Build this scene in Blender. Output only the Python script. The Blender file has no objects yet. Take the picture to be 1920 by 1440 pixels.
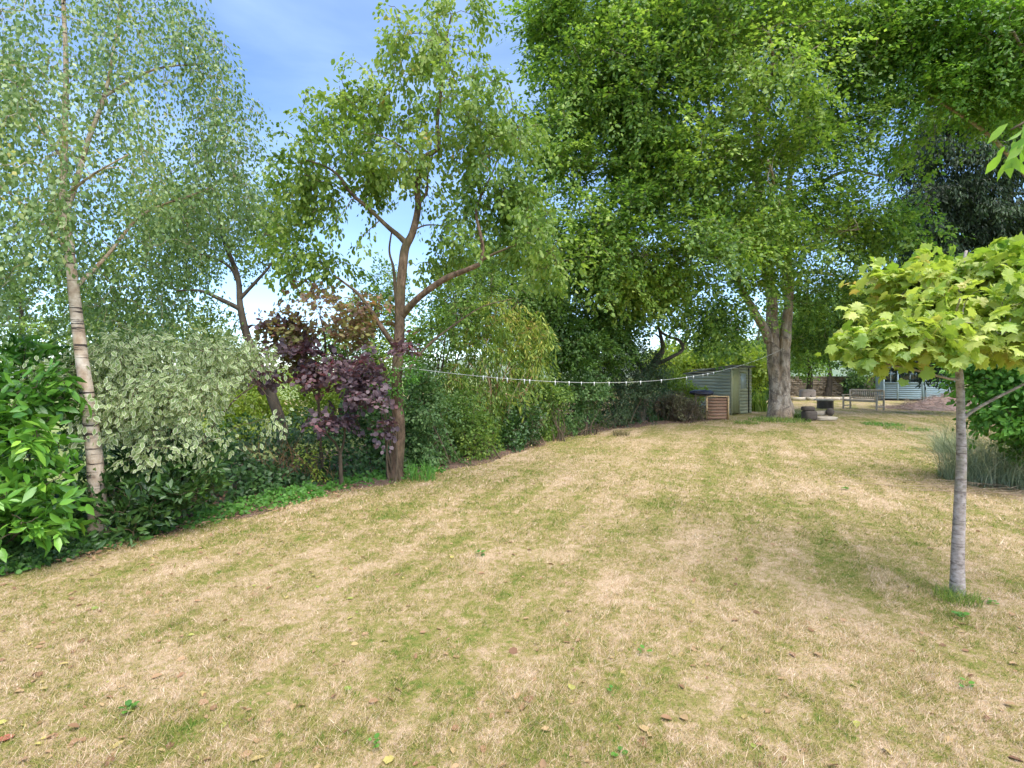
import bpy, math, random
import numpy as np
R = math.radians
sc = bpy.context.scene
col = sc.collection

# ------------------------------------------------------------------ camera, sky, sun, exposure
EYE, F, HZ = 1.5, 960.0, 705.0
cam = bpy.data.objects.new('camera', bpy.data.cameras.new('camera'))
col.objects.link(cam)
cam.location = (0, 0, EYE)
cam.rotation_euler = (R(90), 0, 0)
cam.data.lens, cam.data.sensor_width = 18.0, 36.0
cam.data.shift_y = -(720 - HZ) / 1920.0
cam.data.clip_start, cam.data.clip_end = 0.05, 3000
sc.camera = cam

SUN_EL, SUN_AZ = R(64), R(148)          # azimuth clockwise from +Y (the view direction)
world = bpy.data.worlds.new('World'); sc.world = world
world.use_nodes = True
wn, wl = world.node_tree.nodes, world.node_tree.links
wn.clear()
sky = wn.new('ShaderNodeTexSky'); sky.sky_type = 'NISHITA'; sky.sun_disc = False
sky.sun_elevation, sky.sun_rotation = SUN_EL, SUN_AZ
sky.air_density, sky.dust_density, sky.ozone_density = 1.0, 0.15, 4.2; sky.altitude = 900
# thin streaky cirrus, a layer of the sky itself
tc = wn.new('ShaderNodeTexCoord')
mp = wn.new('ShaderNodeMapping'); mp.inputs['Scale'].default_value = (1.1, 1.6, 4.5); mp.inputs['Rotation'].default_value = (0.25, 0.35, 0.3)
nz = wn.new('ShaderNodeTexNoise'); nz.inputs['Scale'].default_value = 1.6; nz.inputs['Detail'].default_value = 7; nz.inputs['Distortion'].default_value = 0.5
mr = wn.new('ShaderNodeMapRange'); mr.inputs['From Min'].default_value = 0.42; mr.inputs['From Max'].default_value = 0.82; mr.inputs['To Min'].default_value = 0.0; mr.inputs['To Max'].default_value = 0.30
mx = wn.new('ShaderNodeMix'); mx.data_type = 'RGBA'
mx.inputs['B'].default_value = (4.1, 5.2, 6.9, 1)
bg = wn.new('ShaderNodeBackground'); bg.inputs['Strength'].default_value = 0.135
wo = wn.new('ShaderNodeOutputWorld')
wl.new(tc.outputs['Generated'], mp.inputs['Vector']); wl.new(mp.outputs[0], nz.inputs['Vector'])
wl.new(nz.outputs['Fac'], mr.inputs['Value']); wl.new(mr.outputs[0], mx.inputs['Factor'])
wl.new(sky.outputs[0], mx.inputs['A']); wl.new(mx.outputs['Result'], bg.inputs['Color']); wl.new(bg.outputs[0], wo.inputs[0])

sun = bpy.data.objects.new('sun', bpy.data.lights.new('sun', 'SUN')); col.objects.link(sun)
sun.data.energy, sun.data.angle, sun.data.color = 3.3, R(62), (1.0, 0.95, 0.86)
sun.rotation_euler = (math.pi / 2 - SUN_EL, 0, math.pi - SUN_AZ)
sc.view_settings.view_transform = 'Standard'; sc.view_settings.look = 'None'
sc.view_settings.gamma = 1.0; sc.view_settings.use_curve_mapping = False
sc.view_settings.exposure = 1.3
sc.cycles.max_bounces = 6; sc.cycles.diffuse_bounces = 3; sc.cycles.transmission_bounces = 3
sc.cycles.glossy_bounces = 2; sc.cycles.transparent_max_bounces = 4
sc.cycles.caustics_reflective = False; sc.cycles.caustics_refractive = False
sc.cycles.use_adaptive_sampling = True; sc.cycles.adaptive_threshold = 0.03

# ------------------------------------------------------------------ numeric helpers
def W(px, py, d):
    """point at distance d in front of the camera seen at photo pixel (px, py)"""
    return np.array([(px - 960) / F * d, d, EYE - (py - HZ) / F * d])
def G(px, py):
    d = EYE * F / (py - HZ)
    return np.array([(px - 960) / F * d, d, 0.0])
def unit(v):
    return v / np.maximum(np.linalg.norm(v, axis=-1, keepdims=True), 1e-9)
def _h(i, j, k, s):
    with np.errstate(over='ignore'):
        n = (i.astype(np.uint32) * np.uint32(374761393) + j.astype(np.uint32) * np.uint32(668265263) + k.astype(np.uint32) * np.uint32(2147483647) + np.uint32(s * 1274126177 & 0xffffffff))
        n = (n ^ (n >> np.uint32(13))) * np.uint32(1274126177)
        n = n ^ (n >> np.uint32(16))
    return (n & np.uint32(0xffff)).astype(np.float64) / 65535.0
def vnoise(p, scale, seed=1):
    q = np.asarray(p, float) / scale + 1000.0
    i = np.floor(q).astype(np.int64); f = q - i; f = f * f * (3 - 2 * f)
    r = 0
    for a in (0, 1):
        for b in (0, 1):
            for c in (0, 1):
                w = (f[..., 0] if a else 1 - f[..., 0]) * (f[..., 1] if b else 1 - f[..., 1]) * (f[..., 2] if c else 1 - f[..., 2])
                r = r + w * _h(i[..., 0] + a, i[..., 1] + b, i[..., 2] + c, seed)
    return r

# ------------------------------------------------------------------ mesh helpers
def link_mesh(name, V, faces, mat, parent=None, base=(0, 0, 0), attrs=None, smooth=False, mats=None, midx=None):
    """V (n,3); faces: (m,k) array or list of index tuples; ONE mesh object"""
    V = np.asarray(V, float) - np.asarray(base, float)
    me = bpy.data.meshes.new(name)
    me.vertices.add(len(V)); me.vertices.foreach_set('co', V.astype(np.float32).ravel())
    if isinstance(faces, np.ndarray):
        m, k = faces.shape; flat = faces.ravel(); starts = np.arange(m) * k
    else:
        lens = np.array([len(f) for f in faces]); flat = np.concatenate([np.asarray(f) for f in faces]); starts = np.concatenate([[0], np.cumsum(lens)[:-1]]); m = len(faces)
    me.loops.add(len(flat)); me.loops.foreach_set('vertex_index', flat.astype(np.int32))
    me.polygons.add(m); me.polygons.foreach_set('loop_start', starts.astype(np.int32))
    me.update(calc_edges=True)
    if smooth: me.polygons.foreach_set('use_smooth', np.ones(m, bool))
    for k_, a in (attrs or {}).items():
        at = me.attributes.new(k_, 'FLOAT', 'POINT'); at.data.foreach_set('value', np.asarray(a, np.float32))
    for mm in (mats or [mat]): me.materials.append(mm)
    if midx is not None: me.polygons.foreach_set('material_index', np.asarray(midx, np.int32))
    o = bpy.data.objects.new(name, me); col.objects.link(o)
    if parent is not None: o.parent = parent
    else: o.location = base
    return o
def thing(name, label, cat, base=(0, 0, 0), rz=0, group=None):
    o = bpy.data.objects.new(name, None); col.objects.link(o)
    o.location = [float(v) for v in base]; o.rotation_euler = (0, 0, rz); o.empty_display_size = 0.2
    o['label'] = label; o['category'] = cat
    if group: o['group'] = group
    return o
def tag(o, label, cat, group=None, kind=None):
    o['label'] = label; o['category'] = cat
    if group: o['group'] = group
    if kind: o['kind'] = kind
    return o
class MB:
    """collects boxes, prisms and tubes into one mesh"""
    def __init__(s): s.v, s.f, s.n = [], [], 0
    def add(s, V, Fc):
        V = np.asarray(V, float)
        s.v.append(V); s.f += [tuple(int(i) + s.n for i in f) for f in Fc]; s.n += len(V)
    def box(s, c, d, rz=0.0, ry=0.0, rx=0.0, jit=0.0, rg=None):
        c = np.asarray(c, float); hx, hy, hz = [x / 2 for x in d]
        P = np.array([[x, y, z] for x in (-hx, hx) for y in (-hy, hy) for z in (-hz, hz)])
        if jit: P = P + rg.normal(0, jit, P.shape)
        cx, sx = math.cos(rx), math.sin(rx); P = P @ np.array([[1, 0, 0], [0, cx, -sx], [0, sx, cx]]).T
        cy, sy = math.cos(ry), math.sin(ry); P = P @ np.array([[cy, 0, sy], [0, 1, 0], [-sy, 0, cy]]).T
        cz, sz = math.cos(rz), math.sin(rz); P = P @ np.array([[cz, -sz, 0], [sz, cz, 0], [0, 0, 1]]).T
        s.add(P + c, [(0, 1, 3, 2), (4, 6, 7, 5), (0, 4, 5, 1), (2, 3, 7, 6), (0, 2, 6, 4), (1, 5, 7, 3)])
    def tube(s, pts, rad, sides=6):
        V, Fc = tube(pts, rad, sides); s.add(V, Fc)
    def build(s, name, mat, parent=None, base=(0, 0, 0), smooth=False, bevel=0, attrs=None):
        o = link_mesh(name, np.concatenate(s.v), s.f, mat, parent, base, smooth=smooth, attrs=attrs)
        if bevel:
            b = o.modifiers.new('bevel', 'BEVEL'); b.width = bevel; b.segments = 2; b.limit_method = 'ANGLE'
        return o
def tube(pts, rad, sides=6, rough=0.0, cap=True, seed=3):
    P = np.asarray(pts, float); n = len(P); rad = np.broadcast_to(np.asarray(rad, float), (n,))
    T = unit(np.gradient(P, axis=0))
    u = np.cross(T[0], [0.3, 0.9, 0.1]); u = u / (np.linalg.norm(u) + 1e-9)
    ang = np.linspace(0, 2 * math.pi, sides, endpoint=False); ca, sa = np.cos(ang)[:, None], np.sin(ang)[:, None]
    rings = []
    for i in range(n):
        u = u - T[i] * np.dot(u, T[i]); u = u / (np.linalg.norm(u) + 1e-9); v = np.cross(T[i], u)
        rings.append(P[i] + rad[i] * (ca * u + sa * v))
    V = np.concatenate(rings)
    if rough:
        c = np.repeat(P, sides, 0); k = 1 + rough * (vnoise(V, np.array([.12, .12, .4]), seed) - .5) * 2 + rough * (vnoise(V, np.array([.35, .35, 1.2]), seed + 5) - .5) * 2
        V = c + (V - c) * k[:, None]
    i = np.arange(n - 1)[:, None] * sides; j = np.arange(sides)[None]; j2 = (j + 1) % sides
    Fc = np.stack([i + j, i + j2, i + sides + j2, i + sides + j], -1).reshape(-1, 4)
    Fc = [tuple(f) for f in Fc]
    if cap: Fc.append(tuple(range((n - 1) * sides, n * sides)))
    return V, Fc
def smooth_path(P, per=5):
    """Catmull-Rom through the rows of P (any number of columns)"""
    P = np.asarray(P, float); n = len(P)
    Q = np.vstack([2 * P[0] - P[1], P, 2 * P[-1] - P[-2]]); out = []
    for i in range(1, n):
        p0, p1, p2, p3 = Q[i - 1], Q[i], Q[i + 1], Q[i + 2]
        for t in np.linspace(0, 1, per, endpoint=False):
            out.append(.5 * (2 * p1 + (p2 - p0) * t + (2 * p0 - 5 * p1 + 4 * p2 - p3) * t * t + (3 * p1 - p0 - 3 * p2 + p3) * t ** 3))
    out.append(P[-1]); return np.array(out)

# ------------------------------------------------------------------ materials
def new_mat(name):
    m = bpy.data.materials.new(name); m.use_nodes = True
    nt = m.node_tree; nt.nodes.clear()
    out = nt.nodes.new('ShaderNodeOutputMaterial')
    return m, nt.nodes, nt.links, out
def ramp(N, stops, interp='LINEAR'):
    r = N.new('ShaderNodeValToRGB'); r.color_ramp.interpolation = interp
    e = r.color_ramp.elements
    while len(e) < len(stops): e.new(0.5)
    for k, (p, c) in enumerate(stops): e[k].position = p; e[k].color = (*c, 1)
    return r
def srgb(r, g, b):
    f = lambda c: (c / 12.92 if c <= 0.04045 else ((c + .055) / 1.055) ** 2.4)
    return (f(r / 255), f(g / 255), f(b / 255))
def noise(N, L, scale, detail=4, vec=None, rough=.55, dist=0.0):
    n = N.new('ShaderNodeTexNoise'); n.inputs['Scale'].default_value = scale; n.inputs['Detail'].default_value = detail
    n.inputs['Roughness'].default_value = rough; n.inputs['Distortion'].default_value = dist
    if vec is not None: L.new(vec, n.inputs['Vector'])
    return n
def mathn(N, L, op, a, b=None, c=None):
    m = N.new('ShaderNodeMath'); m.operation = op
    for k, x in enumerate((a, b, c)):
        if x is None: continue
        if isinstance(x, (int, float)): m.inputs[k].default_value = x
        else: L.new(x, m.inputs[k])
    return m.outputs[0]
def mixc(N, L, fac, a, b):
    m = N.new('ShaderNodeMix'); m.data_type = 'RGBA'
    for key, x in (('Factor', fac), ('A', a), ('B', b)):
        if isinstance(x, (int, float)): m.inputs[key].default_value = x
        elif isinstance(x, tuple): m.inputs[key].default_value = (*x, 1)
        else: L.new(x, m.inputs[key])
    return m.outputs['Result']
def bumpn(N, L, h, strength=.4, dist=.02):
    b = N.new('ShaderNodeBump'); b.inputs['Strength'].default_value = strength; b.inputs['Distance'].default_value = dist
    L.new(h, b.inputs['Height']); return b.outputs[0]
def leaf_mat(name, stops, trans=.42, rough=.45, spec=.35, edge=None, tboost=(1.25, 1.35, .7)):
    """stops: colour ramp read by a mix of per-leaf and per-spray variation"""
    m, N, L, out = new_mat(name)
    a = N.new('ShaderNodeAttribute'); a.attribute_name = 'rnd'
    t = N.new('ShaderNodeAttribute'); t.attribute_name = 'tint'
    f = mathn(N, L, 'ADD', mathn(N, L, 'MULTIPLY', a.outputs['Fac'], .5), mathn(N, L, 'MULTIPLY', t.outputs['Fac'], .5))
    r = ramp(N, stops); L.new(f, r.inputs[0]); c = r.outputs[0]
    if edge:
        e = N.new('ShaderNodeAttribute'); e.attribute_name = 'edge'
        g = N.new('ShaderNodeNewGeometry'); nn = noise(N, L, 60, 2, g.outputs['Position'])
        k = mathn(N, L, 'ADD', e.outputs['Fac'], mathn(N, L, 'MULTIPLY', nn.outputs['Fac'], .5))
        st = N.new('ShaderNodeMapRange'); st.inputs['From Min'].default_value = .82; st.inputs['From Max'].default_value = 1.0
        L.new(k, st.inputs['Value']); c = mixc(N, L, st.outputs[0], c, edge)
    p = N.new('ShaderNodeBsdfPrincipled'); L.new(c, p.inputs['Base Color'])
    p.inputs['Roughness'].default_value = rough; p.inputs['Specular IOR Level'].default_value = spec
    tr = N.new('ShaderNodeBsdfTranslucent')
    mm = N.new('ShaderNodeMix'); mm.data_type = 'RGBA'; mm.blend_type = 'MULTIPLY'; mm.inputs['Factor'].default_value = 1
    L.new(c, mm.inputs['A']); mm.inputs['B'].default_value = (*tboost, 1); L.new(mm.outputs['Result'], tr.inputs['Color'])
    ms = N.new('ShaderNodeMixShader'); ms.inputs[0].default_value = trans
    L.new(p.outputs[0], ms.inputs[1]); L.new(tr.outputs[0], ms.inputs[2]); L.new(ms.outputs[0], out.inputs[0])
    return m
def bark_mat(name, cols, scale=6, stretch=(1, 1, .25), bump=.5, bdist=.02, bands=None, tinge=None, patch=None):
    m, N, L, out = new_mat(name)
    tc_ = N.new('ShaderNodeTexCoord'); mp_ = N.new('ShaderNodeMapping'); mp_.inputs['Scale'].default_value = stretch
    L.new(tc_.outputs['Object'], mp_.inputs[0])
    n1 = noise(N, L, scale, 8, mp_.outputs[0], .65); r = ramp(N, cols); L.new(n1.outputs['Fac'], r.inputs[0]); c = r.outputs[0]
    h = n1.outputs['Fac']
    if tinge:
        n3 = noise(N, L, 1.3, 3, tc_.outputs['Object']); s3 = N.new('ShaderNodeMapRange'); s3.inputs['From Min'].default_value = .48; s3.inputs['From Max'].default_value = .66; s3.inputs['To Max'].default_value = .7
        L.new(n3.outputs['Fac'], s3.inputs['Value']); c = mixc(N, L, s3.outputs[0], c, tinge)
    if patch:
        n4 = noise(N, L, 4.5, 6, tc_.outputs['Object'], .75, 1.0); s4 = N.new('ShaderNodeMapRange'); s4.inputs['From Min'].default_value = .52; s4.inputs['From Max'].default_value = .60; s4.inputs['To Max'].default_value = .85
        L.new(n4.outputs['Fac'], s4.inputs['Value']); c = mixc(N, L, s4.outputs[0], c, patch)
    if bands:
        mp2 = N.new('ShaderNodeMapping'); mp2.inputs['Scale'].default_value = (2.2, 2.2, 34); L.new(tc_.outputs['Object'], mp2.inputs[0])
        n2 = noise(N, L, 1.1, 4, mp2.outputs[0], .7); s = N.new('ShaderNodeMapRange'); s.inputs['From Min'].default_value = .56; s.inputs['From Max'].default_value = .61
        L.new(n2.outputs['Fac'], s.inputs['Value']); c = mixc(N, L, s.outputs[0], c, bands)
    p = N.new('ShaderNodeBsdfPrincipled'); L.new(c, p.inputs['Base Color']); p.inputs['Roughness'].default_value = .85; p.inputs['Specular IOR Level'].default_value = .2
    L.new(bumpn(N, L, h, bump, bdist), p.inputs['Normal']); L.new(p.outputs[0], out.inputs[0])
    return m
def plain_mat(name, c1, c2, scale=5, stretch=(1, 1, 1), rough=.7, bump=.25, bdist=.005, spec=.3, metallic=0):
    m, N, L, out = new_mat(name)
    tc_ = N.new('ShaderNodeTexCoord'); mp_ = N.new('ShaderNodeMapping'); mp_.inputs['Scale'].default_value = stretch
    L.new(tc_.outputs['Object'], mp_.inputs[0])
    n1 = noise(N, L, scale, 7, mp_.outputs[0], .65)
    r = ramp(N, [(.3, c1), (.7, c2)]); L.new(n1.outputs['Fac'], r.inputs[0])
    p = N.new('ShaderNodeBsdfPrincipled'); L.new(r.outputs[0], p.inputs['Base Color'])
    p.inputs['Roughness'].default_value = rough; p.inputs['Specular IOR Level'].default_value = spec; p.inputs['Metallic'].default_value = metallic
    if bump: L.new(bumpn(N, L, n1.outputs['Fac'], bump, bdist), p.inputs['Normal'])
    L.new(p.outputs[0], out.inputs[0]); return m

def lawn_colour(N, L, vec):
    """patchy summer lawn, the same for the sheet and the blades on it"""
    big = noise(N, L, .55, 3, vec, .5, .6); mid = noise(N, L, 2.1, 4, vec, .6, .8); fine = noise(N, L, 9, 4, vec, .65)
    mp_ = N.new('ShaderNodeMapping'); mp_.vector_type = 'TEXTURE'; mp_.inputs['Rotation'].default_value = (0, 0, R(-24)); mp_.inputs['Scale'].default_value = (.34, 3.2, 1)
    L.new(vec, mp_.inputs[0]); stripe = noise(N, L, 1.0, 3, mp_.outputs[0], .6)
    tuft = noise(N, L, 26, 3, vec, .6)
    g = mathn(N, L, 'ADD', mathn(N, L, 'MULTIPLY', big.outputs['Fac'], .30), mathn(N, L, 'MULTIPLY', mid.outputs['Fac'], .32))
    g = mathn(N, L, 'ADD', g, mathn(N, L, 'MULTIPLY', tuft.outputs['Fac'], .32))
    g = mathn(N, L, 'ADD', g, mathn(N, L, 'MULTIPLY', fine.outputs['Fac'], .40))
    g = mathn(N, L, 'SUBTRACT', g, .166)
    g = mathn(N, L, 'ADD', g, mathn(N, L, 'MULTIPLY', stripe.outputs['Fac'], .36))
    return g, fine
LAWN_STOPS = [(.50, (.55, .40, .275)), (.62, (.44, .32, .19)), (.695, (.32, .255, .105)), (.77, (.22, .215, .055)), (.87, (.10, .16, .03))]
def ground_mat():
    m, N, L, out = new_mat('dry lawn')
    g = N.new('ShaderNodeNewGeometry'); v = g.outputs['Position']
    f, fine = lawn_colour(N, L, v)
    n2 = noise(N, L, 45, 5, v, .75); f = mathn(N, L, 'ADD', f, mathn(N, L, 'MULTIPLY', mathn(N, L, 'SUBTRACT', n2.outputs['Fac'], .5), .30))
    r = ramp(N, LAWN_STOPS); L.new(f, r.inputs[0])
    n3 = noise(N, L, 120, 4, v, .8); dk = N.new('ShaderNodeMapRange'); dk.inputs['From Min'].default_value = .3; dk.inputs['From Max'].default_value = .6; dk.inputs['To Min'].default_value = .6; dk.inputs['To Max'].default_value = 1.0  # shade in the turf creases, put into the colour
    L.new(n3.outputs['Fac'], dk.inputs['Value'])
    hs = N.new('ShaderNodeHueSaturation'); L.new(r.outputs[0], hs.inputs['Color']); L.new(dk.outputs[0], hs.inputs['Value'])
    p = N.new('ShaderNodeBsdfPrincipled'); L.new(hs.outputs[0], p.inputs['Base Color']); p.inputs['Roughness'].default_value = .95; p.inputs['Specular IOR Level'].default_value = .1
    hh = mathn(N, L, 'ADD', n3.outputs['Fac'], mathn(N, L, 'MULTIPLY', fine.outputs['Fac'], 1.2))
    L.new(bumpn(N, L, hh, .5, .03), p.inputs['Normal']); L.new(p.outputs[0], out.inputs[0]); return m
def blade_mat():
    m, N, L, out = new_mat('lawn grass blades')
    g = N.new('ShaderNodeNewGeometry'); f, _ = lawn_colour(N, L, g.outputs['Position'])
    a = N.new('ShaderNodeAttribute'); a.attribute_name = 'rnd'
    f = mathn(N, L, 'ADD', f, mathn(N, L, 'MULTIPLY', mathn(N, L, 'SUBTRACT', a.outputs['Fac'], .55), .40))
    r = ramp(N, [(.42, (.82, .67, .50)), (.57, (.62, .455, .285)), (.665, (.44, .35, .145)), (.755, (.27, .265, .065)), (.87, (.11, .20, .03))]); L.new(f, r.inputs[0])
    d = N.new('ShaderNodeBsdfDiffuse'); t = N.new('ShaderNodeBsdfTranslucent'); L.new(r.outputs[0], d.inputs[0]); L.new(r.outputs[0], t.inputs[0])
    ms = N.new('ShaderNodeMixShader'); ms.inputs[0].default_value = .3; L.new(d.outputs[0], ms.inputs[1]); L.new(t.outputs[0], ms.inputs[2]); L.new(ms.outputs[0], out.inputs[0]); return m
def soil_mat():
    m, N, L, out = new_mat('leaf littered soil')
    g = N.new('ShaderNodeNewGeometry'); v = g.outputs['Position']
    n1 = noise(N, L, 9, 6, v, .7); vo = N.new('ShaderNodeTexVoronoi'); vo.inputs['Scale'].default_value = 22; L.new(v, vo.inputs[0])
    r = ramp(N, [(.3, (.045, .03, .022)), (.55, (.10, .062, .042)), (.75, (.20, .12, .075))]); L.new(n1.outputs['Fac'], r.inputs[0])
    c = mixc(N, L, mathn(N, L, 'MULTIPLY', vo.outputs['Color'], .45), r.outputs[0], (.24, .13, .08))
    p = N.new('ShaderNodeBsdfPrincipled'); L.new(c, p.inputs['Base Color']); p.inputs['Roughness'].default_value = .95
    L.new(bumpn(N, L, vo.outputs['Distance'], .6, .03), p.inputs['Normal']); L.new(p.outputs[0], out.inputs[0]); return m

# ------------------------------------------------------------------ leaf shapes: (verts, faces, edge attribute)
KITE = (np.array([(0, 0, 0), (.31, .42, .07), (0, 1, 0), (-.31, .42, .07)]), np.array([(0, 1, 2, 3)]), None)
BLADE = (np.array([(0, 0, 0), (.13, .4, .04), (0, 1, -.08), (-.13, .4, .04)]), np.array([(0, 1, 2, 3)]), None)
OVAL = (np.array([(0, 0, 0), (.27, .28, .08), (.25, .68, .06), (0, 1, -.05), (-.25, .68, .06), (-.27, .28, .08)]), np.array([(0, 1, 2, 3), (0, 3, 4, 5)]), None)
ROUND = (np.array([(0, 0, 0), (.40, .30, .05), (.38, .75, .05), (0, 1, -.04), (-.38, .75, .05), (-.40, .30, .05)]), np.array([(0, 1, 2, 3), (0, 3, 4, 5)]), None)
def long_leaf(w, curl):
    v = [(0, 0, 0), (w * .8, .28, .05), (w, .6, .04 - curl * .4), (0, 1, -curl), (-w, .6, .04 - curl * .4), (-w * .8, .28, .05), (0, .3, 0), (0, .65, -curl * .4 - .02)]
    f = [(0, 1, 6), (6, 1, 2), (6, 2, 7), (7, 2, 3), (0, 6, 5), (5, 6, 4), (6, 7, 4), (7, 3, 4)]
    return np.array(v), np.array(f), np.array([.5, 1, 1, 1, 1, 1, 0, 0])
LAUREL = long_leaf(.175, .2); VARIEG = long_leaf(.27, .25); GLOSSY = long_leaf(.16, .12)
def lobed():
    pol = [(0, 0), (28, .26), (18, .50), (40, .62), (35, .40), (62, .50), (75, .82), (66, .74), (90, 1.02)]
    pts = [(0, -.02)]
    raw = [(.10, .02), (.32, -.08), (.50, .02), (.44, .14), (.56, .34), (.74, .50), (.52, .50), (.40, .52), (.42, .66), (.26, .66), (.20, .84), (.07, .84)]
    rim = [(0, 0)] + raw + [(0, 1.0)] + [(-x, y) for x, y in reversed(raw)]
    V = [(0, .36, 0)] + [(x, y, -.50 * ((x) ** 2 + (y - .36) ** 2) + .16 * abs(x) + .04 * math.sin(11 * x + 5 * y)) for x, y in rim]
    n = len(rim); Fc = [(0, i + 1, (i + 1) % n + 1) for i in range(n)]
    return np.array(V), np.array(Fc), None
SYC = lobed()
IVY = (np.array([(0, 0, 0), (.45, .12, .03), (.33, .45, .02), (0, 1, -.05), (-.33, .45, .02), (-.45, .12, .03)]), np.array([(0, 1, 2, 3), (0, 3, 4, 5)]), None)

def leaves(name, pos, d, nrm, size, tmpl, mat, parent, base, rnd, tint, smooth=False):
    tv, tf, te = tmpl; n, k = len(pos), len(tv)
    d = unit(d); nrm = unit(nrm - d * np.sum(d * nrm, -1, keepdims=True)); s = np.cross(d, nrm)
    V = pos[:, None] + size[:, None, None] * (tv[None, :, 0:1] * s[:, None] + tv[None, :, 1:2] * d[:, None] + tv[None, :, 2:3] * nrm[:, None])
    Fc = (tf[None] + (np.arange(n) * k)[:, None, None]).reshape(-1, tf.shape[1])
    at = {'rnd': np.repeat(rnd, k), 'tint': np.repeat(tint, k)}
    if te is not None: at['edge'] = np.tile(te, n)
    return link_mesh(name, V.reshape(-1, 3), Fc, mat, parent, base, at, smooth=smooth)

def blob_points(blobs, n, rg, shell=.28, thr=.0, nscale=.8, seed=1, flat_bottom=None):
    """blobs: (px, py, depth, rx px, ry px, r depth m[, weight]) -> points inside those ellipsoids"""
    C, Rr, w = [], [], []
    for b in blobs:
        C.append(W(b[0], b[1], b[2])); rr = (b[3] / F * b[2], b[5], b[4] / F * b[2]); Rr.append(rr)
        w.append((rr[0] * rr[1] * rr[2]) ** .6667 * (b[6] if len(b) > 6 else 1))
    C, Rr, w = np.array(C), np.array(Rr), np.array(w) / sum(w)
    m = int(n * (1.0 / (1 - thr * .9)) * 1.4) + 20
    i = rg.choice(len(C), m, p=w); u = unit(rg.normal(size=(m, 3))); r = rg.random(m) ** shell
    P = C[i] + Rr[i] * u * r[:, None]
    if thr > 0:
        ns = np.asarray(nscale, float); k = vnoise(P, ns, seed) * .65 + vnoise(P, ns * .4, seed + 9) * .35
        P = P[k > thr]
    P = P[P[:, 2] > .05]
    return P[:n]

def grow(limbs, targets, rg, bark_sides=5, kr=.012, rtip=.004, maxn=60000, sag=.10):
    """joins every target to the nearest node of the growing branch system"""
    NP = np.zeros((maxn, 3)); NR = np.zeros(maxn); n = 0
    for P, r in limbs:
        NP[n:n + len(P)] = P; NR[n:n + len(P)] = r; n += len(P)
    d0 = np.min(np.linalg.norm(targets[:, None] - NP[None, :n:2], axis=-1), axis=1) if len(targets) * n < 4e7 else np.linalg.norm(targets - NP[:n].mean(0), axis=-1)
    order = np.argsort(d0); D = np.zeros_like(targets); tubes = []
    for k in order:
        p = targets[k]; dd = NP[:n] - p; ds = np.einsum('ij,ij->i', dd, dd); q = int(np.argmin(ds)); L_ = math.sqrt(ds[q])
        a = NP[q]; v = p - a
        mid = a + v * .5 + rg.normal(size=3) * L_ * .07 + np.array([0, 0, sag * L_])
        m2 = a + v * .8 + rg.normal(size=3) * L_ * .05 + np.array([0, 0, sag * .6 * L_])
        P = np.array([a, a * .5 + mid * .5 + rg.normal(size=3) * L_ * .03, mid, m2, p])
        r0 = min(NR[q] * .75, kr * L_ + rtip * 1.3); r0 = max(r0, rtip)
        rr = np.linspace(r0, rtip, 5)
        D[k] = p - m2
        if n + 4 < maxn:
            NP[n:n + 4] = P[1:]; NR[n:n + 4] = rr[1:]; n += 4
        tubes.append(tube(P, rr, 3 if r0 < .012 else bark_sides, cap=False))
    return D, tubes

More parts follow.
